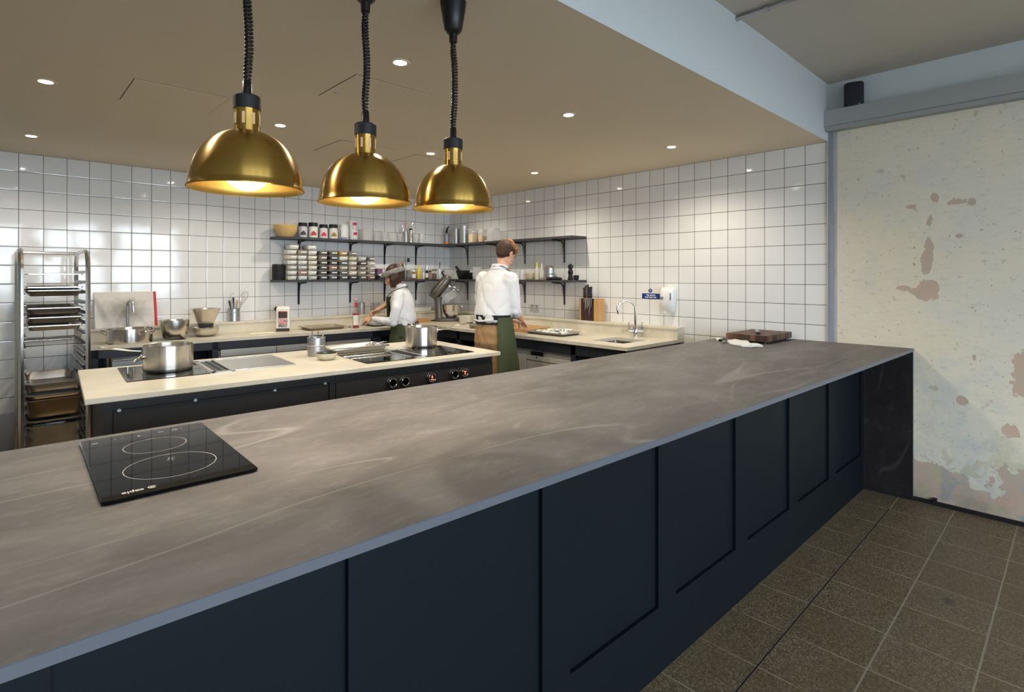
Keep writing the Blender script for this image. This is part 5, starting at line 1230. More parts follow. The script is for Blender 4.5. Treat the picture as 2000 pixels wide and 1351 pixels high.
for k, (v, zoff) in enumerate(((451, 0), (430, None))):
    x, y, w_, h_ = on_back(681.5, 700, 450.5, -.10, SU1); hh = h_; z = SU1+(hh if k else 0); r = w_/2
    t = thing('yogurt_pot', ['white pot with red print, lower of the stacked pair on the upper shelf', 'white pot with red print, upper of the stacked pair on the upper shelf'][k], 'pot', (x+(.0 if k == 0 else -.008), y, z+.0005))
    b = B(); lathe(b, [(r*.80, 0), (r*.95, hh*.86), (r*1.0, hh*.87), (r*1.0, hh*.97), (r*.95, hh-.0005), (.001, hh-.0005)], 32); obj('pot', b, M['white'], t)
    b = B(); A0 = math.atan2(CAM.y-y, CAM.x-x)+.15
    for (a0_, a1_, z0_, z1_) in ((-.2, .75, .52, .80), (-.2, -.12, .12, .52), (-.2, .75, .10, .14)):
        n_ = 8; f0 = r*(.80+.15*z0_/.86)+.001; f1 = r*(.80+.15*z1_/.86)+.001
        V0 = [b.verts.new((f0*math.cos(A0+a0_+(a1_-a0_)*q/n_), f0*math.sin(A0+a0_+(a1_-a0_)*q/n_), hh*z0_)) for q in range(n_+1)]; V1 = [b.verts.new((f1*math.cos(A0+a0_+(a1_-a0_)*q/n_), f1*math.sin(A0+a0_+(a1_-a0_)*q/n_), hh*z1_)) for q in range(n_+1)]
        for q in range(n_): b.faces.new((V0[q], V0[q+1], V1[q+1], V1[q]))
    obj('red_print', b, mat('print_rose', srgb(200, 50, 84), .5), t)
# clear cups, boxes and jugs
def cup(lab, u0, u1, v, m, square=False, yc=-.11, name='plastic_cup', side=False, z1=None, grp=None, cat='cup', taper=.82):
    z1 = SU1 if z1 is None else z1
    x, y, w_, h_ = (on_side if side else on_back)(u0, u1, v, yc, z1); r = w_/2
    t = thing(name, lab, cat, (x, y, z1), 0 if not square else (0 if not side else -PI/2), grp)
    b = B()
    if square: q = w_*.80; rloft(b, [(q*.92, q*.92, 0, .01), (q, q, h_, .014), (q-.003, q-.003, h_, .014), (q*.92-.003, q*.92-.003, .003, .01)])
    else: lathe(b, [(r*taper, 0), (r, h_-.003), (r+.001, h_), (r-.002, h_), (r*taper-.002, .003)], 30)
    obj('cup' if not square else 'box', b, m, t); return t
cup('frosted square plastic box right of the red and white pots', 702, 727, 447, M['clear'], True, name='storage_box', cat='box')
cup('short clear plastic cup right of the frosted box on the upper shelf', 729, 741, 453, M['clear'])
cup('short clear plastic cup, second right of the frosted box', 743, 757, 453, M['clear'])
cup('wide clear plastic beaker in the middle of the upper shelf', 758, 775, 454.5, M['clear2'], name='plastic_beaker', cat='beaker')
cup('narrow clear plastic beaker left of the utensil pot on the upper shelf', 776, 786, 456, M['clear2'], name='plastic_beaker', cat='beaker')
cup('small clear measuring jug right of the steel whipping flask', 809, 817, 458, M['clear2'], name='measuring_jug', cat='jug')
cup('larger clear measuring jug near the corner of the upper shelf', 818, 828.5, 456, M['clear'], name='measuring_jug', cat='jug')
# steel pot of utensils and whipping flask
x, y, w_, h_ = on_back(788, 797, 451, -.12, SU1)
tin_can('utensil_can', 'tall steel pot of utensils on the upper back shelf', 'utensil holder', (x, y, SU1), w_/2, h_, M['steelm'], ribs=(), ear=False)
for k, (du, v, m, nm) in enumerate(((-7, 440, M['steelp'], 'wire whisk'), (-1, 434, M['red'], 'red-tipped peeler'), (3, 432, M['steelp'], 'steel fork'), (9, 436, M['steelp'], 'broad steel spatula'))):
    zz = Za(v, x, y)-SU1; dx = du*sc_at(x, y)
    t = thing(nm.split()[-1] if k else 'whisk', '%s sticking out of the tall steel pot on the upper shelf' % nm, 'utensil', (x, y, SU1+.005))
    b = B(); tube(b, [(dx*.2, 0, 0), (dx*.6, 0, zz*.6), (dx*.9, 0, zz*.85), (dx, 0, zz-.006)], [.003, .003, .006, .005], 8, flat=.4); obj('handle', b, m, t)
x, y, w_, h_ = on_back(797, 807.5, 445, -.12, SU1); r = w_/2
t = thing('whipping_flask', 'brushed steel whipping flask with a black collar on the upper shelf', 'cream siphon', (x, y, SU1))
b = B(); lathe(b, [(r*.9, 0), (r, .004), (r*.98, h_*.45), (r*.62, h_*.83), (r*.55, h_*.86)], 32); obj('flask', b, M['steel'], t)
b = B(); lathe(b, [(r*.60, h_*.84), (r*.64, h_*.86), (r*.60, h_*.95), (.001, h_*.97)], 28); obj('collar', b, M['black'], t)
zz = Za(433, x, y)-SU1
b = B(); tube(b, [(.0, 0, h_*.95), (.005, 0, h_*1.1), (.03, 0, zz-.01)], [.008, .006, .006], 8); obj('lever', b, M['chrome'], t)
# blowtorch bottle in the corner
x, y, w_, h_ = on_side(868, 877.5, 455, -.14, SU1); r = w_/2
t = thing('blowtorch', 'kitchen blowtorch on a grey and orange gas can in the shelf corner', 'blowtorch', (x, y, SU1), math.atan2(RT[1], RT[0]))
b = B(); lathe(b, [(r*.95, 0), (r, .004), (r, h_*.22)], 28); obj('can_base', b, mat('orange_print', srgb(226, 140, 40), .4), t)
b = B(); lathe(b, [(r, h_*.22), (r, h_*.85), (r*.6, h_*.97), (r*.4, h_)], 28); obj('can', b, mat('can_grey', srgb(150, 156, 166), .35, .3), t)
zz = Za(442, x, y)-SU1
b = B(); tube(b, [(0, 0, h_*.97), (-.004, 0, h_*1.07), (.008, 0, zz-.02), (.032, 0, zz)], [.010, .014, .010, .006], 10); obj('torch_head', b, M['mblack'], t)
# cake rings
def rings(lab, u0, u1, v, xc, splits, grp='stacked cake rings'):
    x, y, w_, h_ = on_side(u0, u1, v, xc, SU1); r = w_/2; z = 0
    for k, (f0, f1) in enumerate(splits):
        t = thing('cake_ring', lab[k], 'cake tin', (x+random.uniform(-.003, .003), y+random.uniform(-.003, .003), SU1+h_*f0+.0002), 0, grp)
        b = B(); hh = h_*(f1-f0)-.0006
        lathe(b, [(r*.97, 0), (r*.97, hh*.1), (r*.95, hh*.5), (r*.97, hh*.9), (r, hh*.92), (r, hh), (r*.93, hh), (r*.91, hh*.5), (r*.93, .001)], 40); obj('ring', b, M['steelm'], t)
rings(['narrow cake ring at the bottom of the left stack in the shelf corner', 'narrow cake ring second from bottom of the left stack in the corner', 'narrow cake ring on top of the left stack in the shelf corner'], 883.5, 898, 447, -.12, ((0, .33), (.33, .60), (.60, 1)))
rings(['wide cake ring at the bottom of the taller stack beside the plastic boxes', 'wide cake ring second from bottom of the taller stack', 'wide cake ring third from bottom of the taller stack', 'wide cake ring on top of the taller stack'], 898, 915, 441, -.12, ((0, .36), (.36, .52), (.52, .78), (.78, 1)))
# clear boxes with dry goods
def dry(lab, u0, u1, v, fill, m, xc=-.12):
    x, y, w_, h_ = on_side(u0, u1, v, xc, SU1); q = w_*.86
    t = thing('storage_box', lab, 'box', (x, y, SU1), -.12)
    b = B(); rloft(b, [(q*.90, q*.90, 0, .012), (q, q, h_*.9, .014), (q+.012, q+.012, h_*.9, .014), (q+.012, q+.012, h_*.93, .014), (q-.004, q-.004, h_*.93, .014), (q*.9-.004, q*.9-.004, .003, .012)]); obj('box', b, M['clear2'], t)
    b = B(); rloft(b, [(q*.88, q*.88, .004, .01), (q*.93, q*.93, h_*fill, .012)]); obj('contents', b, m, t)
    b = B(); rloft(b, [(q+.016, q+.016, h_*.93, .014), (q+.016, q+.016, h_, .014)]); obj('lid', b, M['clear'], t)
    b = B(); box(b, (-q*.42, -q*.5-.003, h_*.76), (q*.1, -q*.5+.001, h_*.84)); obj('label', b, M['label'], t, smooth=False)
dry('clear lidded box of cream flour on the upper right shelf', 915, 932, 447, .62, mat('semolina', srgb(226, 204, 158), .9))
dry('clear lidded box half full of tan powder on the upper right shelf', 934, 951.5, 446, .45, mat('tan_powder', srgb(214, 176, 122), .9))
x, y, w_, h_ = on_side(952, 977, 445, -.12, SU1)
t = thing('cake_dome', 'large clear plastic dome on the upper right shelf above the man', 'dome', (x, y, SU1)); q = w_
b = B(); rloft(b, [(q*.9, q*.95, .014, .03), (q*.88, q*.93, h_*.7, .035), (q*.7, q*.8, h_, .04)], cap0=False); obj('cover', b, mat('grey_clear', (.7, .72, .74, 1), .15, alpha=.35), t)
b = B(); rloft(b, [(q*1.05, q*1.15, 0, .02), (q*1.08, q*1.18, .013, .02)]); obj('base', b, M['cream'], t)

# ---------------------------------------------------------------- lower back shelf
x, y, w_, h_ = on_back(534, 560, 516, -.11, SL1)
t = thing('black_canister', 'matt black cylindrical canister at the left end of the lower shelf', 'canister', (x-.014, y, SL1)); r = w_/2
b = B(); lathe(b, [(r*.98, 0), (r, .003), (r, h_*.93)], 40, cap1=False); obj('body', b, M['mblack'], t)
b = B(); lathe(b, [(r*1.01, h_*.93), (r*1.01, h_*.99), (r*.97, h_), (.001, h_)], 40); obj('lid', b, M['black'], t)
# labelled tubs, stacked
cols = {'w': (.86, .84, .76, 1), 'c': (.82, .76, .56, 1), 'k': (.022, .016, .016, 1), 'b': (.06, .032, .024, 1), 'g': (.11, .10, .075, 1), 'o': (.55, .30, .06, 1), 'y': (.60, .56, .28, 1), 'r': (.40, .16, .10, 1), 'p': (.52, .30, .20, 1), 't': (.45, .36, .26, 1), 'e': (.58, .56, .50, 1), 'm': (.24, .20, .17, 1)}
fillm = {k: mat('tub_fill_'+k, c, .7, noise=.2, nscale=30) for k, c in cols.items()}
names_c = {'w': 'white', 'c': 'cream', 'k': 'black', 'b': 'dark brown', 'g': 'grey-brown', 'o': 'orange', 'y': 'pale yellow', 'r': 'reddish', 'p': 'pinkish', 't': 'tan', 'e': 'pale grey', 'm': 'murky brown'}
tubcl = mat('tub_plastic', (.80, .79, .76, 1), .25, alpha=.03, spec=.25); tubld = mat('tub_lid', (.70, .66, .58, 1), .35, alpha=.24)
TW, TD, THh = .108, .15, .0535
def make_tub():
    t = thing('deli_tub', '', 'food tub')
    b = B(); rloft(b, [(TW*.80, TD*.84, 0, .012), (TW*.95, TD*.95, THh-.007, .014), (TW*.93, TD*.93, THh-.007, .014), (TW*.78, TD*.82, .002, .012)], k=3); obj('tub', b, tubcl, t)
    b = B(); rloft(b, [(TW*.98, TD*.98, THh-.007, .014), (TW, TD, THh-.005, .014), (TW, TD, THh-.001, .014), (TW*.96, TD*.96, THh-.0005, .014)], k=3); obj('lid', b, tubld, t)
    b = B(); box(b, (-TW*.20, -TD*.46-.003, THh*.34), (TW*.34, -TD*.46+.001, THh*.58)); o = obj('label', b, M['label'], t, smooth=False); o.rotation_euler = (0, 0, 0)
    return t
tub0 = make_tub(); fills = {}
def fill_mesh(k):
    if k not in fills:
        b = B(); rloft(b, [(TW*.77, TD*.81, .003, .010), (TW*.915, TD*.915, THh-.012, .012)], k=3); o = obj('contents', b, fillm[k]); fills[k] = o.data; bpy.data.objects.remove(o)
    return fills[k]
grid = ['cwewcw', 'wpewwt', 'ewcccw', 'kbkbmg', 'gkrkkg', 'ggtgwo', 'bcteym', 'gtmbe', 'rmteg']      # columns, bottom to top
centers = [571, 591, 611, 631, 651, 671, 689.5, 708, 725.5]
ordn = ['bottom', 'second from bottom', 'third from bottom', 'fourth from bottom', 'fifth from bottom', 'top']
coln = ['first stack from the black canister', 'second stack from the black canister', 'third stack from the black canister', 'fourth stack from the black canister', 'middle stack of the nine', 'fourth stack from the woman', 'third stack from the woman', 'second stack from the woman', 'stack nearest the woman']
yc = -.135; usedtub = False; rr_ = random.Random(21)
for ci, colr in enumerate(grid):
    x = Xa(centers[ci], yc-.06)
    for ri, k in enumerate(colr):
        z = SL1+ri*THh+.0003*ri; lab = '%s-filled lidded tub, %s of the %s' % (names_c[k], 'topmost' if ri == len(colr)-1 else ordn[ri], coln[ci])
        loc = (x+rr_.uniform(-.0025, .0025), yc+rr_.uniform(-.004, .004), z); rz_ = rr_.uniform(-.03, .03)
        if not usedtub: o = tub0; o.location = loc; o['label'] = lab; o['group'] = 'labelled food tubs on the lower shelf'; usedtub = True
        else: o = dup(tub0, loc, rz_, lab, 'labelled food tubs on the lower shelf')
        if ri > -1:
            c = bpy.data.objects.new('contents', fill_mesh(k)); C.objects.link(c); c.parent = o
        # keep the copied prototype free of contents while looping
        if o is tub0: first_c = c; first_c.parent = None
first_c.parent = tub0
for u, lab in ((575, 'extra white tub sitting on top of the first stack from the canister'), (609.5, 'extra white tub sitting on top of the third stack from the canister')):
    pass
for u, lab in ((575, 'extra white tub sitting on top of the first and second stacks'), (609.5, 'extra white tub sitting on top of the third stack')):
    o = thing('deli_tub', lab, 'food tub', (Xa(u, yc-.06), yc, SL1+6*THh+.002), 0, 'labelled food tubs on the lower shelf')
    for ch in tub0.children:
        if ch is first_c: continue
        c = ch.copy(); C.objects.link(c); c.parent = o
    c = bpy.data.objects.new('contents', fill_mesh('w')); C.objects.link(c); c.parent = o
# clear second-row boxes behind the first stack
for k in range(3):
    x = Xa(563, -.07); o = thing('deli_tub', ['lowest', 'middle', 'upper'][k]+' of the larger clear tubs half hidden behind the first stack', 'food tub', (x-.005, -.045, SL1+.16+k*.0545), 0, 'clear tubs behind the first stack')
    b = B(); rloft(b, [(.075, .075, 0, .012), (.085, .085, .05, .014), (.083, .083, .0535, .014)], k=3); obj('tub', b, M['clear'], o)
t = thing('storage_box', 'tall clear box standing behind the first stack of tubs', 'box', (Xa(563, -.07)-.005, -.045, SL1)); b = B(); rloft(b, [(.08, .08, 0, .012), (.085, .085, .159, .014)], k=3); obj('box', b, M['clear'], t)
# dark packets between the tubs and the woman
x, y, w_, h_ = on_back(734, 752, 537, -.12, SL1); t = thing('foil_packet', 'navy blue flat packet lying right of the stacked tubs', 'packet', (x, y, SL1)); b = B(); rloft(b, [(w_, .12, 0, .01), (w_, .12, h_, .01)]); obj('packet', b, mat('navy_pack', srgb(36, 42, 60), .35), t)
h0 = h_
x, y, w_, h_ = on_back(733, 746, 525, -.12, SL1); t = thing('snack_packet', 'purple and pink packet on top of the navy packet', 'packet', (x, y, SL1+h0+.001)); b = B(); rloft(b, [(w_, .08, 0, .008), (w_*.96, .07, h_-h0-.001, .012)]); obj('packet', b, mat('purple_pack', srgb(120, 84, 120), .35, noise=.5, nscale=40), t)
# bottles and jars
def bottle(lab, u0, u1, v, m, cap=None, neck=.35, sh=.62, name='bottle', yc=-.12, side=False, fill=None, fh=.6, capf=.88, lbl=None, cat='bottle', z1=None, grp=None):
    z1 = SL1 if z1 is None else z1
    x, y, w_, h_ = (on_side if side else on_back)(u0, u1, v, yc, z1); r = w_/2
    t = thing(name, lab, cat, (x, y, z1), 0, grp)
    b = B(); lathe(b, [(r*.93, 0), (r, .004), (r, h_*sh*.9), (r*.9, h_*sh), (r*neck, h_*(sh+.14)), (r*neck, h_*capf)], 28, cap1=False); obj('body', b, m, t)
    if fill: b = B(); lathe(b, [(r*.88, .003), (r*.93, .006), (r*.93, h_*min(fh, sh*.9)), (.001, h_*min(fh, sh*.9))], 24); obj('contents', b, fill, t)
    if cap: b = B(); lathe(b, [(r*neck*1.12, h_*(capf-.03)), (r*neck*1.15, h_*capf), (r*neck*1.1, h_*.99), (r*neck*.8, h_), (.001, h_)], 24); obj('cap', b, cap, t)
    if lbl:
        A0 = math.atan2(CAM.y-y, CAM.x-x); b = B(); n_ = 10; V0 = [b.verts.new((r*1.015*math.cos(A0-1.1+2.2*k/n_), r*1.015*math.sin(A0-1.1+2.2*k/n_), h_*sh*.2)) for k in range(n_+1)]; V1 = [b.verts.new((q.co.x, q.co.y, h_*sh*.75)) for q in V0]
        for k in range(n_): b.faces.new((V0[k], V0[k+1], V1[k+1], V1[k]))
        obj('label', b, lbl, t)
    return t
yel = mat('mustard', srgb(220, 196, 88), .4); amb = mat('amber', srgb(150, 110, 40), .3); olv = mat('olive_glass', srgb(60, 64, 40), .15); brn = mat('brown_stuff', srgb(96, 54, 38), .5)
bottle('dark green bottle with a gold cap rising behind the woman\'s hair', 781, 791, 511, olv, mat('gold_cap', srgb(180, 150, 60), .4), .4)
bottle('tall clear spirit bottle with a black cap right of the woman\'s hair', 792.5, 803, 504, M['glass'], M['black'], .42, .58, fill=mat('dark_spirit', srgb(84, 92, 84), .3), fh=.4, capf=.84, lbl=mat('lbl_mono', (.22, .22, .22, 1), .6, noise=.6, nscale=90))
bottle('small oil jar with white label between the spirit bottle and mustard bottle', 803.5, 812, 528, amb, M['white'], .8, .8, name='jar', cat='jar', lbl=M['label'])
bottle('yellow squeeze bottle standing on the lower back shelf', 813, 822.5, 517, yel, yel, .28, .66, name='squeeze_bottle')
bottle('small grey-lidded shaker right of the yellow squeeze bottle', 824, 830, 529, M['cream'], M['steelm'], .8, .75, name='shaker', cat='shaker')
bottle('dark bottle with a silver cap next to the shelf bracket', 831, 836.5, 519, M['mblack'], M['chrome'], .75, .6, capf=.68, lbl=M['label'])
bottle('little spice jar with a dark lid beside the silver-capped bottle', 837, 843, 528, mat('spice_red', srgb(170, 130, 110), .5), M['mblack'], .85, .8, name='spice_jar', cat='jar')
bottle('glass jar of brown spice with a brass lid on the lower shelf', 844, 853, 526, M['glass'], mat('brass_lid', srgb(150, 130, 90), .4, .6), .9, .85, name='jar', cat='jar', fill=brn, fh=.6)
bottle('slim white bottle with a thin black spout in the shelf corner', 856, 862, 512, M['white'], M['black'], .25, .5, capf=.6)
x, y, w_, h_ = on_back(866, 874, 538, -.13, SL1)
t = thing('steel_tin', 'low grey round tin in the corner of the lower shelf', 'tin', (Xa(874, -.12), -.12, SL1)); b = B(); lathe(b, [(.045, 0), (.046, .002), (.046, .034), (.044, .036)], 32); obj('tin', b, M['steelm'], t)
x, y, w_, h_ = on_side(884, 893, 535, -.15, SL1); t = thing('tea_light_glass', 'small round glass left of the black mortar', 'glass', (x, y, SL1)); b = B(); lathe(b, [(.018, 0), (.026, .02), (.024, .05), (.021, .052), (.022, .02)], 24); obj('glass', b, M['glass'], t)

# ---------------------------------------------------------------- lower right shelf
x, y, w_, h_ = on_side(890, 918, 527.5, -.12, SL1)
t = thing('mortar', 'large black stone mortar on the lower shelf behind the mixer', 'mortar', (x, y, SL1)); r = w_/2
b = B(); lathe(b, [(r*.55, 0), (r*.62, .006), (r*.8, h_*.45), (r, h_*.95), (r, h_), (r*.84, h_), (r*.6, h_*.4), (.001, h_*.3)], 40); obj('bowl', b, mat('black_stone', srgb(36, 35, 35), .5, noise=.2, nscale=60), t)
t = thing('pestle', 'black pestle leaning out of the large stone mortar', 'pestle', (x, y, SL1+h_*.5)); zz = Za(520, x, y)-SL1-h_*.5
b = B(); tube(b, [(.02*RT[0], .02*RT[1], 0), (-r*.5*RT[0], -r*.5*RT[1], zz*.5), (-r*1.0*RT[0], -r*1.0*RT[1], zz)], [.018, .013, .016], 14); obj('pestle', b, M['mblack'], t)
x, y, w_, h_ = on_side(908, 925, 532, -.16, SL1)
for k in range(5):
    t = thing('black_plate', 'black slate-coloured dish, %s in the stack beside the mortar' % ['lowest', 'second from bottom', 'middle', 'second from top', 'topmost'][k], 'dish', (x, y+.01, SL1+k*h_/5), 0, 'black dishes beside the mortar'); b = B(); lathe(b, [(.040, 0), (.044, .001), (.056, h_/5-.001), (.053, h_/5-.001), (.040, .002)], 36); obj('dish', b, M['mblack'], t)
for k in range(3):
    x, y, w_, h_ = on_side(925, 938, 521, -.15, SL1)
    t = thing('clear_dish', 'clear plastic dish, %s of the stack left of the man\'s shoulder' % ['lowest', 'middle', 'topmost'][k], 'dish', (x, y, SL1+k*h_/3), 0, 'clear stacked dishes'); b = B(); rloft(b, [(.07, .07, 0, .012), (.085, .085, h_/3-.001, .014), (.082, .082, h_/3-.001, .014), (.067, .067, .002, .012)]); obj('dish', b, M['clear'], t)
cup('white china cup right of the man\'s chin on the lower shelf', 1008, 1015, 531, M['white'], yc=-.12, side=True, z1=SL1, name='china_cup'); cup('taller white china cup nearest the glass bowl', 1015.5, 1024.5, 527, M['white'], yc=-.12, side=True, z1=SL1, name='china_cup')
x, y, w_, h_ = on_side(1026, 1044.5, 533, -.12, SL1)
bowl('glass_bowl', 'low glass bowl with brown sauce between cups and squeeze bottles', 'bowl', (x, y, SL1), w_/2, h_, mat('amber_clear', (.62, .52, .38, 1), .15, alpha=.7), foot=.7)
bottle('squeeze bottle with a bright yellow nozzle cap on the lower right shelf', 1044, 1053.5, 512, M['clear'], mat('yellow_cap', srgb(226, 216, 60), .4), .30, .60, name='squeeze_bottle', side=True, fill=mat('pale_yellow_fill', srgb(214, 206, 150), .4), fh=.4, capf=.66)
bottle('clear squeeze bottle with a little oil in it beside the steel tin', 1054, 1062.5, 514, M['clear'], M['cream'], .26, .66, name='squeeze_bottle', side=True, fill=mat('oil_fill', srgb(196, 170, 60), .3), fh=.12, capf=.72)
x, y, w_, h_ = on_side(1063.5, 1083, 522.5, -.10, SL1)
tin_can('steel_tin', 'ribbed steel tin holding cinnamon sticks on the lower right shelf', 'tin', (x, y, SL1), w_/2, h_, M['steelm'], ribs=(.45, .5), ear=False)
for k in range(7):
    a = k*.9; b = B(); tube(b, [(0, 0, 0), (.004*math.cos(a), .004*math.sin(a), h_+.012+.004*(k % 3))], .005, 8)
    tag(obj('cinnamon_stick', b, mat('cinnamon', srgb(150, 96, 56), .7) if k == 0 else bpy.data.materials['cinnamon'], None, loc=(x+.6*w_/2*math.cos(a), y+.6*w_/2*math.sin(a), SL1+.004)), 'brown cinnamon stick standing in the ribbed steel tin', 'spice stick', 'cinnamon sticks in the steel tin')
x, y, w_, h_ = on_side(1066, 1100, 537, -.185, SL1)
b = B()
for k in range(6): ball(b, (.0+.01*math.sin(k*2.1), -.07+.028*k, .014+.002*k*(5-k)/3), (.034, .03, .014+.003*(k % 3)), u=12, v=8)
o = fuse('leather_roll', b, mat('black_leather', srgb(22, 23, 26), .35), None, .004, 3); o.location = (x, y, SL1-.001); tag(o, 'crumpled black pouch lying in front of the cinnamon tin', 'pouch')
# pepper mill
x, y, w_, h_ = on_side(1108.5, 1120, 515, -.11, SL1); r = w_/2
t = thing('pepper_mill', 'tall turned black pepper mill at the right end of the lower shelf', 'pepper mill', (x, y, SL1))
b = B(); lathe(b, [(r*.95, 0), (r, .004), (r*.9, h_*.12), (r*.72, h_*.25), (r*.70, h_*.32), (r*.9, h_*.44), (r*.95, h_*.50), (r*.75, h_*.60), (r*.6, h_*.66), (r*.62, h_*.70)], 32); obj('body', b, M['black'], t)
b = B(); lathe(b, [(r*.6, h_*.70), (r*.9, h_*.74), (r*.98, h_*.82), (r*.8, h_*.92), (r*.35, h_*.96), (r*.28, h_), (.001, h_)], 32); obj('head', b, M['black'], t)
x, y, w_, h_ = on_side(1119.5, 1131, 537.5, -.11, SL1)
bowl('black_bowl', 'little black bowl right beside the pepper mill', 'bowl', (x, y, SL1), w_/2, h_, M['mblack'], foot=.6)
# ladle hanging under the shelf
x, y = -.16, Ya(1116, -.16)
t = thing('hanging_strainer', 'small clear bowl-shaped strainer hanging under the shelf end', 'strainer', (x, y, SL0)); zz = SL0-Za(558, x, y)
b = B(); lathe(b, [(.002, -zz), (.018, -zz+.004), (.030, -zz+.02), (.033, -.012), (.031, -.012), (.028, -zz+.021), (.016, -zz+.006)], 28); obj('cup', b, M['glass'], t)
b = B(); tube(b, arc((0, 0, -.012), .033, 0, PI, 10, 'yz'), .0018, 6); obj('hook', b, M['steelp'], t)
# ---------------------------------------------------------------- people
def V3(*a): return Vector(a)
def limb(b, pts, rad, n=18):
    pts = [Vector(p) for p in pts]; P = []; R = []
    for i in range(len(pts)-1):
        for k in range(6):
            f = k/6; P.append(pts[i].lerp(pts[i+1], f)); R.append(rad[i]+(rad[i+1]-rad[i])*f)
    P.append(pts[-1]); R.append(rad[-1]); tube(b, P, R, n)
    for p, r in zip(pts, rad): ball(b, p, r, u=18, v=12)
def ering(c, rx, ry, n=32, tilt=0, off=0):
    return [(c[0]+rx*math.cos(2*PI*k/n), c[1]+ry*math.sin(2*PI*k/n), c[2]+tilt*math.sin(2*PI*k/n)+off*math.sin(6*PI*k/n)) for k in range(n)]
def torso(b, secs, n=32): loft(b, [ering(c, rx, ry, n) for c, rx, ry in secs])
def hand(b, wrist, direction, palm_n, size=1.0, curl=.5, side=1, spread=1.0):
    d = direction.normalized(); nrm = (palm_n-d*palm_n.dot(d)).normalized(); s = d.cross(nrm)*side
    W = lambda f, w, h: wrist+(d*f+s*w+nrm*h)*size
    loft(b, [[W(f, w_*math.cos(2*PI*k/16), h_*math.sin(2*PI*k/16)) for k in range(16)] for f, w_, h_ in ((-.012, .024, .018), (.01, .030, .017), (.045, .040, .015), (.075, .042, .014), (.092, .038, .012))])
    for i, (w, L) in enumerate(((-.0315, .070), (-.0105, .080), (.0105, .074), (.0315, .058))):
        p = W(.084, w, 0); a = .12; pts = [W(.06, w*.9, 0), p]; ang = curl*.5
        cur = p
        for seg in (.44, .32, .24):
            ang += curl*.65; v = d*math.cos(ang)+nrm*math.sin(ang)+s*(w*1.6*spread); cur = cur+v*L*seg*size; pts.append(cur)
        tube(b, pts, [.0092*size, .0088*size, .0082*size, .0078*size, .0068*size], 10); ball(b, pts[-1], .0069*size, u=8, v=6)
    t0 = W(.018, -.028, .004); t1 = W(.045, -.052, .016); t2 = W(.068, -.058, .030); t3 = W(.086, -.050, .038)
    tube(b, [t0, t1, t2, t3], [.013*size, .011*size, .0098*size, .008*size], 10); ball(b, t3, .008*size, u=8, v=6)
def head_shapes(b, H, k=1.0):
    q = lambda x, y, z: H @ Vector((x*k, y*k, z*k)); R3 = H.to_3x3().to_4x4()
    def bl(c, r, rot=None): ball(b, q(*c), tuple(v*k for v in r), rot=R3 @ (rot or Matrix.Identity(4)), u=28, v=18)
    bl((0, -.012, .025), (.074, .096, .086)); bl((0, .030, -.038), (.060, .062, .066)); bl((0, .062, -.088), (.028, .024, .020))
    bl((0, .076, .026), (.046, .016, .013)); bl((.034, .060, -.028), (.022, .022, .022)); bl((-.034, .060, -.028), (.022, .022, .022))
    bl((.045, .012, -.075), (.02, .04, .024)); bl((-.045, .012, -.075), (.02, .04, .024))
    tube(b, [q(0, .084, .010), q(0, .100, -.012), q(0, .113, -.032), q(0, .100, -.040)], [.008*k, .010*k, .0125*k, .009*k], 12)
    bl((.011, .100, -.037), (.009, .009, .007)); bl((-.011, .100, -.037), (.009, .009, .007))
    bl((0, .089, -.056), (.022, .010, .0055)); bl((0, .087, -.066), (.020, .010, .0065))
    for s in (-1, 1):
        bl((s*.076, -.004, -.012), (.007, .019, .031), Matrix.Rotation(s*.25, 4, 'Z') @ Matrix.Rotation(-.2, 4, 'X')); bl((s*.073, .004, -.012), (.008, .012, .018))
def face_parts(t, body, H, k=1.0, lipm=None):
    q = lambda x, y, z: H @ Vector((x*k, y*k, z*k)); R3 = H.to_3x3().to_4x4()
    for s in (-1, 1):
        b = B(); ball(b, q(s*.030, .079, -.001), (.0105*k, .0055*k, .0042*k), rot=R3, u=14, v=10); e = obj('eye', b, mat('eye_white', (.7, .68, .65, 1), .3) if s == -1 and 'eye_white' not in bpy.data.materials else bpy.data.materials['eye_white'], body)
        b = B(); ball(b, q(s*.030, .0830, -.0015), (.0048*k, .0022*k, .0038*k), rot=R3, u=10, v=8); obj('iris', b, M['eye'], e)
        b = B(); tube(b, [q(s*.014, .088, .019), q(s*.030, .090, .024), q(s*.046, .080, .019)], [.0025*k, .0035*k, .002*k], 8); obj('eyebrow', b, M['hairs'], body)
def mk_head_matrix(c, pitch, yaw=0, roll=0): return Matrix.Translation(c) @ Matrix.Rotation(yaw, 4, 'Z') @ Matrix.Rotation(-pitch, 4, 'X') @ Matrix.Rotation(roll, 4, 'Y')

# ---- man at the side worktop
mx = -1.20; my = Ya(963, mx)
man = thing('person', 'person in white shirt and olive apron leaning over the right-hand worktop', 'person', (mx, my, 0), -PI/2+.10)
H = mk_head_matrix(V3(0, .175, 1.695), .62, -.05)
RH = V3(.05, .345, 1.075); LHp = V3(-.14, .40, 1.06)
RE = V3(.195, .065, 1.185); LE = V3(-.24, .10, 1.19)
b = B(); head_shapes(b, H)
limb(b, [(0, .07, 1.48), (0, .12, 1.56), (0, .16, 1.63)], [.064, .056, .056])
torso(b, [((0, 0, .84), .13, .09), ((0, 0, .98), .165, .115), ((0, .01, 1.10), .145, .10), ((0, .04, 1.26), .155, .105), ((0, .055, 1.40), .175, .105), ((0, .06, 1.49), .15, .075), ((0, .08, 1.53), .07, .055)])
limb(b, [(.165, .05, 1.45), (.185, .06, 1.30), RE, RH+(RE-RH)*.05], [.045, .042, .040, .027]); limb(b, [(-.165, .05, 1.45), (-.22, .08, 1.30), LE, LHp+(LE-LHp)*.05], [.045, .042, .040, .027])
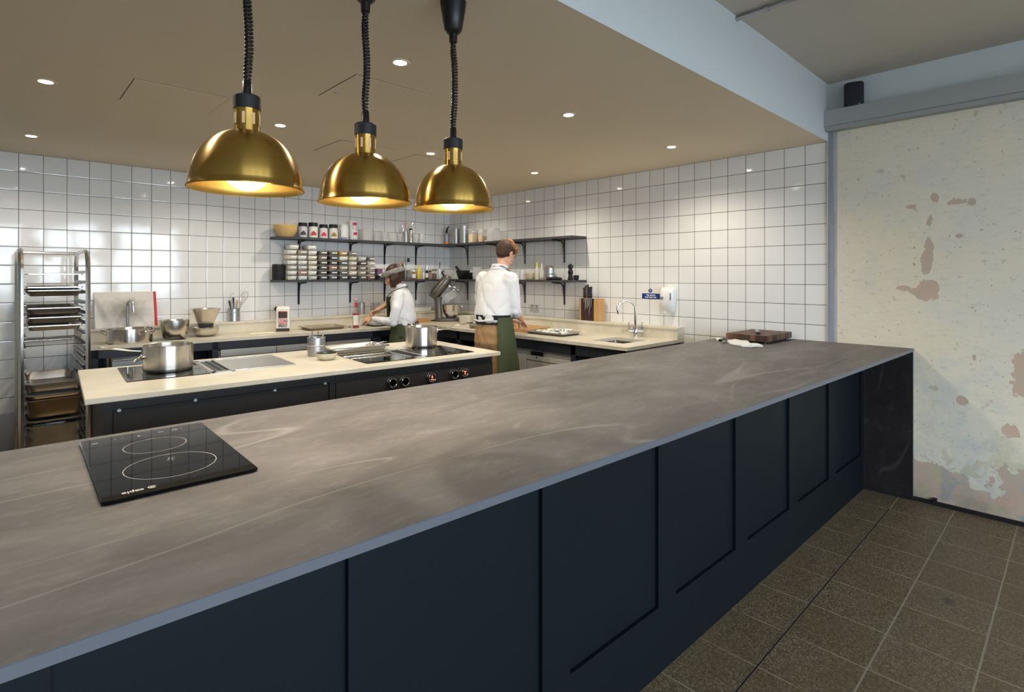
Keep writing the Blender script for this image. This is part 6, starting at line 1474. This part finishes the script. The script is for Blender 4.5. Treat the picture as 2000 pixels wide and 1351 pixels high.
hand(b, RH, V3(-.05, .14, -.05), V3(-.45, -.1, -1), .98, .75, 1); hand(b, LHp, V3(.25, .3, -.12), V3(.3, -.1, -1), .98, .8, -1)
for s in (-1, 1): limb(b, [(s*.09, 0, .90), (s*.10, .015, .50), (s*.105, -.02, .10)], [.085, .055, .040])
body = fuse('body', b, M['skin'], man, .0055, 4)
face_parts(man, body, H)
# shirt: torso and rolled sleeves with soft folds
def folded(b, amp, seed, scale=9):
    from mathutils import noise as N
    for v in b.verts:
        n = N.noise(Vector((v.co.x*scale, v.co.y*scale, v.co.z*scale*.8+seed)))*amp+N.noise(Vector((v.co.x*scale*2.3, v.co.y*scale*2.3, v.co.z*scale*1.6+seed*2)))*amp*.5
        c = Vector((0, .03, v.co.z)); d = (v.co-c); d.z = 0
        if d.length > 1e-4: v.co += d.normalized()*n
def displace_obj(o, amp, seed, scale):
    from mathutils import noise as N
    me = o.data; nr = [v.normal.copy() for v in me.vertices]
    for v, n_ in zip(me.vertices, nr):
        p = v.co
        a = N.noise(Vector((p.x*scale+p.z*scale*.35, p.y*scale, p.z*scale*.45+seed)))
        c = N.noise(Vector((p.x*scale*1.9-p.z*scale*.8+3, p.y*scale*1.9, p.z*scale*.8+seed)))
        k = -max(0, 1-abs(a)*7)*.8-max(0, 1-abs(c)*6)*.45+N.noise(p*3.1)*.8
        v.co += n_*(amp*k)
b = B()
torso(b, [((0, .0, 1.055), .155, .115), ((0, -.005, 1.09), .178, .135), ((0, .0, 1.15), .190, .148), ((0, .02, 1.26), .190, .142), ((0, .045, 1.38), .202, .134), ((0, .055, 1.455), .190, .108), ((0, .06, 1.505), .135, .085), ((0, .075, 1.545), .078, .066), ((0, .085, 1.56), .066, .060)], 40)
limb(b, [(.160, .05, 1.452), (.185, .06, 1.30), RE+V3(0, .005, .0)], [.076, .066, .058]); limb(b, [(-.165, .05, 1.455), (-.23, .085, 1.30), LE], [.076, .066, .058])
limb(b, [RE, RE+(RH-RE)*.22], [.058, .052]); limb(b, [LE, LE+(LHp-LE)*.22], [.064, .056])
sh = fuse('shirt', b, M['shirt'], man, .009, 8); displace_obj(sh, .0085, 4, 6.0)
b = B(); rows = [ering((0, .088, 1.545), .070, .066, 36), ering((0, .094, 1.585), .066, .062, 36, -.010), ering((0, .090, 1.588), .074, .070, 36, -.010), ering((0, .080, 1.548), .084, .078, 36, -.004)]
loft(b, rows, closed=True); obj('collar', b, M['shirt'], man)
# trousers
b = B(); torso(b, [((0, 0, .80), .165, .12), ((0, -.01, .90), .185, .145), ((0, -.005, .99), .182, .138), ((0, .0, 1.07), .168, .122), ((0, .0, 1.095), .162, .118)])
for s in (-1, 1): limb(b, [(s*.088, -.005, .87), (s*.098, .01, .50), (s*.105, -.015, .10)], [.105, .082, .070])
tr = fuse('trousers', b, M['trous'], man, .010, 4); displace_obj(tr, .008, 9, 8)
b = B(); loft(b, [ering((0, 0, 1.062), .176, .130, 36), ering((0, 0, 1.098), .172, .127, 36), ering((0, 0, 1.098), .160, .115, 36), ering((0, 0, 1.062), .164, .118, 36)], closed=True); obj('belt', b, M['mblack'], man)
b = B()
for k in range(1): loft(b, [ering((0, 0, 1.104), .182, .136, 36), ering((0, 0, 1.145), .190, .142, 36), ering((0, 0, 1.145), .180, .132, 36), ering((0, 0, 1.104), .172, .126, 36)], closed=True)
obj('apron_tie', b, M['mblack'], man)
b = B(); tube(b, [(.12, -.125, 1.105), (.04, -.145, 1.098), (-.03, -.148, 1.09), (-.10, -.137, 1.10)], .0045, 8, flat=1.6); obj('white_tag', b, M['label'], man)
def apron_skirt(name, m, parent, z0, z1, a0, a1, rx0, ry0, rx1, ry1, seed=0, n=48, cy=0, slope=0.0, th=.004):
    from mathutils import noise as N
    b = B(); R0 = []; R1 = []; nz_ = 14
    for j in range(nz_+1):
        f = j/nz_; ro = []; ri = []
        for i in range(n+1):
            g_ = i/n; a = a0+(a1-a0)*g_; e = abs(g_*2-1)
            top = z1-slope*max(0, e-.45)*0; z = top+(z0-top)*f
            rx = rx1+(rx0-rx1)*f; ry = ry1+(ry0-ry1)*f
            w = 1+.05*f*math.sin(i*.55+seed)*.8+.03*f*N.noise(Vector((i*.3, j*.4, seed)))
            x = rx*w*math.sin(a); y = cy+ry*w*math.cos(a)
            ro.append(b.verts.new((x, y, z))); k = 1-th/rx; ri.append(b.verts.new((x*k, cy+(y-cy)*k, z)))
        R0.append(ro); R1.append(ri)
    for j in range(nz_):
        for i in range(n):
            b.faces.new((R0[j][i], R0[j][i+1], R0[j+1][i+1], R0[j+1][i])); b.faces.new((R1[j][i], R1[j+1][i], R1[j+1][i+1], R1[j][i+1]))
    for j in range(nz_): b.faces.new((R0[j][0], R0[j+1][0], R1[j+1][0], R1[j][0])); b.faces.new((R0[j][n], R1[j][n], R1[j+1][n], R0[j+1][n]))
    for i in range(n): b.faces.new((R0[0][i], R1[0][i], R1[0][i+1], R0[0][i+1])); b.faces.new((R0[nz_][i], R0[nz_][i+1], R1[nz_][i+1], R1[nz_][i]))
    return obj(name, b, m, parent, ang=80)
# angle 0 is in front; it wraps round his right side towards the back
apron_skirt('apron_skirt', M['apron'], man,   .66, 1.125, -1.55, 2.28, .245, .225, .190, .146, seed=2)
b = B(); ap = [(-.13, .165, 1.10), (.13, .165, 1.10), (.10, .205, 1.42), (-.10, .205, 1.42)]
loft(b, [ap, [(x, y+.004, z) for x, y, z in ap]]); obj('apron_bib', b, M['apron'], man, smooth=False)
b = B(); tube(b, [(.10, .185, 1.43), (.092, .12, 1.535), (.075, .045, 1.575), (0, .012, 1.572), (-.075, .045, 1.575), (-.092, .12, 1.535), (-.10, .185, 1.43)], .009, 8, flat=.35); obj('neck_strap', b, M['apron'], man)
for s in (-1, 1):
    b = B(); rloft(b, [(.10, .29, 0, .045), (.105, .30, .03, .05), (.10, .27, .06, .045), (.09, .14, .10, .04)], k=6, c=(s*.105, .055)); obj('shoe', b, M['black'], man)
# hair: dark clipped back and sides, loose auburn top
q = lambda x, y, z: H @ Vector((x, y, z)); R3 = H.to_3x3().to_4x4()
b = B(); ball(b, q(0, -.030, .022), (.080, .088, .090), rot=R3, u=30, v=20); ball(b, q(0, -.052, -.026), (.056, .046, .050), rot=R3)
for s in (-1, 1): ball(b, q(s*.064, .012, .030), (.016, .036, .032), rot=R3)
hb_ = fuse('hair', b, M['hairs'], man, .006, 2)
b = B(); rr_ = random.Random(8)
for k in range(120):
    a = rr_.uniform(0, 2*PI); e = rr_.uniform(.22 if math.sin(a) > -.2 else .5, 1.3)
    x, y, z = .074*math.cos(a)*math.cos(e), -.006+.092*math.sin(a)*math.cos(e), .042+.078*math.sin(e)
    ball(b, q(x, y, z), rr_.uniform(.012, .021), u=8, v=6)
for k in range(12): ball(b, q(rr_.uniform(-.055, .055), .072+rr_.uniform(-.01, .018), .062+rr_.uniform(-.02, .02)), rr_.uniform(.014, .020), u=8, v=6)
ball(b, q(0, -.004, .055), (.074, .088, .066), rot=R3)
obj_h = fuse('hair', b, M['hairm'], man, .0055, 1); obj_h['label'] = 'tousled auburn hair on top'

# ---- woman at the back worktop
wy = -1.0; wx = Xa(788, wy)
wo = thing('person', 'person with brown bob, headscarf and white shirt bending over the back worktop', 'person', (wx, wy, 0), .78)
H = mk_head_matrix(V3(0, .105, 1.487), .50, .10)
LHp = V3(-.11, .30, 1.055); LE = V3(-.215, .055, 1.02); RHp = V3(.05, .29, 1.125); RE = V3(.205, .14, 1.225)
b = B(); head_shapes(b, H, .95)
limb(b, [(0, .03, 1.31), (0, .055, 1.36), (0, .085, 1.43)], [.052, .046, .046])
torso(b, [((0, 0, .78), .125, .09), ((0, 0, .88), .155, .11), ((0, .0, 1.02), .118, .085), ((0, .015, 1.15), .130, .095), ((0, .02, 1.24), .130, .08), ((0, .02, 1.30), .095, .05), ((0, .035, 1.36), .055, .045)])
limb(b, [(-.130, .015, 1.285), (-.20, .02, 1.16), LE, LHp+(LE-LHp)*.04], [.034, .034, .033, .023]); limb(b, [(.130, .015, 1.285), (.18, .06, 1.25), RE, RHp+(RE-RHp)*.04], [.034, .034, .034, .023])
hand(b, LHp, V3(.03, .16, -.03), V3(.6, 0, -.8), .88, .9, -1); hand(b, RHp, V3(-.10, .14, -.06), V3(-.5, 0, -.9), .88, .8, 1)
for s in (-1, 1): limb(b, [(s*.08, 0, .82), (s*.085, .01, .45), (s*.09, -.01, .09)], [.078, .05, .035])
body = fuse('body', b, M['skinw'], wo, .0055, 4); face_parts(wo, body, H, .95)
b = B()
torso(b, [((0, -.005, .965), .150, .118), ((0, -.01, 1.03), .158, .125), ((0, .005, 1.14), .158, .125), ((0, .015, 1.24), .168, .118), ((0, .015, 1.305), .150, .088), ((0, .025, 1.345), .095, .068), ((0, .035, 1.375), .058, .054)], 40)
limb(b, [(-.135, .015, 1.292), (-.215, .02, 1.16), LE, LE.lerp(LHp, .5), LE.lerp(LHp, .9)], [.060, .054, .050, .043, .034]); limb(b, [(.135, .015, 1.292), (.19, .06, 1.26), RE], [.060, .054, .048])
sh = fuse('shirt', b, M['shirt'], wo, .009, 6); displace_obj(sh, .0075, 14, 7.5)
b = B(); loft(b, [ering((0, .036, 1.362), .060, .056, 32), ering((0, .046, 1.398), .054, .052, 32, -.008), ering((0, .040, 1.400), .062, .060, 32, -.008), ering((0, .030, 1.362), .074, .068, 32)], closed=True); obj('collar', b, M['shirt'], wo)
b = B(); torso(b, [((0, 0, .74), .15, .11), ((0, -.005, .86), .168, .125), ((0, 0, .98), .138, .10)])
for s in (-1, 1): limb(b, [(s*.08, 0, .80), (s*.088, .01, .45), (s*.092, -.01, .10)], [.09, .068, .055])
fuse('trousers', b, M['mblack'], wo, .010, 3)
apron_skirt('apron_skirt', M['apron'], wo, .48, 1.0, -2.9, 2.75, .215, .19, .150, .122, seed=5)
b = B(); ap = [(-.12, .135, .99), (.12, .135, .99), (.095, .155, 1.27), (-.095, .155, 1.27)]; loft(b, [ap, [(x, y+.004, z) for x, y, z in ap]]); obj('apron_bib', b, M['apron'], wo, smooth=False)
b = B(); tube(b, [(-.095, .150, 1.27), (-.115, .09, 1.33), (-.08, -.02, 1.375), (0, -.045, 1.372), (.08, -.02, 1.375), (.115, .09, 1.33), (.095, .150, 1.27)], .008, 8, flat=.4); obj('neck_strap', b, M['apron'], wo)
b = B(); tube(b, [(-.02, -.132, 1.00), (-.06, -.150, 1.02), (-.075, -.145, .99), (-.02, -.134, .995)], .006, 8, flat=.5); tube(b, [(-.02, -.132, 1.00), (.02, -.150, 1.015), (.03, -.146, .985), (-.02, -.134, .995)], .006, 8, flat=.5); obj('apron_tie', b, M['mblack'], wo)
for s in (-1, 1):
    b = B(); rloft(b, [(.085, .25, 0, .04), (.09, .255, .03, .042), (.085, .23, .055, .04), (.075, .12, .09, .035)], k=6, c=(s*.092, .05)); obj('shoe', b, M['black'], wo)
q = lambda x, y, z: H @ Vector((x, y, z)); R3 = H.to_3x3().to_4x4()
b = B(); ball(b, q(0, -.026, .028), (.083, .098, .090), rot=R3, u=30, v=20)
for i in range(15):
    a = PI*.02+PI*.96*i/14; cx_, cy_ = .076*math.cos(a), -.012-.084*math.sin(a)
    dz = (.150 if 3 < i < 11 else .165)+.018*math.sin(i*2.7)
    down = H.to_3x3().inverted() @ Vector((0, 0, -1))
    p0_ = Vector((cx_, cy_, .04)); p2_ = p0_+down*dz+Vector((cx_*.12, 0, 0)); p1_ = (p0_+p2_)/2+Vector((cx_*.16, cy_*.10, 0))
    tube(b, [H @ p0_, H @ p1_, H @ p2_], [.024, .025, .011], 10)
fuse('hair', b, M['hairw'], wo, .006, 2)
def band(z, o): return [tuple(q((.094+o)*math.cos(2*PI*k/40), -.014+(.110+o)*math.sin(2*PI*k/40), z+.016*math.sin(2*PI*k/40))) for k in range(40)]
b = B(); loft(b, [band(.012, .004), band(.022, .010), band(.052, .008), band(.064, .000), band(.060, -.006), band(.016, -.004)], closed=True)
sm = mat('headscarf', srgb(150, 146, 140), .8, noise=.75, nscale=42); hs1 = obj('headscarf', b, sm, wo, ang=80)
b = B(); ball(b, q(.0, .098, .058), (.026, .018, .022), rot=R3, u=14, v=10); tube(b, [q(0, .100, .060), q(.026, .112, .076), q(.046, .108, .070)], [.010, .014, .006], 10, flat=.6); tube(b, [q(0, .100, .060), q(-.026, .114, .074), q(-.048, .108, .064)], [.010, .014, .006], 10, flat=.6); obj('knot', b, mat('scarf_light', (.66, .65, .66, 1), .8, noise=.4, nscale=50), hs1)
# ---------------------------------------------------------------- camera, daylight, view
cd = bpy.data.cameras.new('camera'); cd.sensor_width = 36; cd.sensor_fit = 'HORIZONTAL'; cd.lens = FL*36/2000
cd.shift_x = (1000-PX0)/2000; cd.shift_y = (HY-675.5)/2000; cd.clip_start = .05
co = bpy.data.objects.new('camera', cd); C.objects.link(co); co.location = CAM; co.rotation_euler = (PI/2, 0, TH-PI/2); sc.camera = co
w = bpy.data.worlds.new('daylight'); sc.world = w; w.use_nodes = True
bg = w.node_tree.nodes['Background']; bg.inputs[0].default_value = (.74, .86, 1.0, 1); bg.inputs[1].default_value = 14.0
for i, (x0, x1) in enumerate(ops):
    L = bpy.data.lights.new('window_daylight', 'AREA'); L.shape = 'RECTANGLE'; L.size = x1-x0; L.size_y = 2.1; L.cycles.is_portal = True
    lo = bpy.data.objects.new('window_daylight', L); C.objects.link(lo); lo.location = ((x0+x1)/2, YF-.12, 1.5); lo.rotation_euler = (PI/2, 0, 0)
sc.view_settings.view_transform = 'Standard'; sc.view_settings.look = 'None'; sc.view_settings.gamma = 1; sc.view_settings.use_curve_mapping = False
sc.view_settings.exposure = 0.3
sc.cycles.max_bounces = 8; sc.cycles.diffuse_bounces = 5; sc.cycles.glossy_bounces = 4; sc.cycles.transparent_max_bounces = 12
sc.cycles.caustics_reflective = False; sc.cycles.caustics_refractive = False; sc.cycles.sample_clamp_indirect = 6
sc.cycles.use_denoising = True
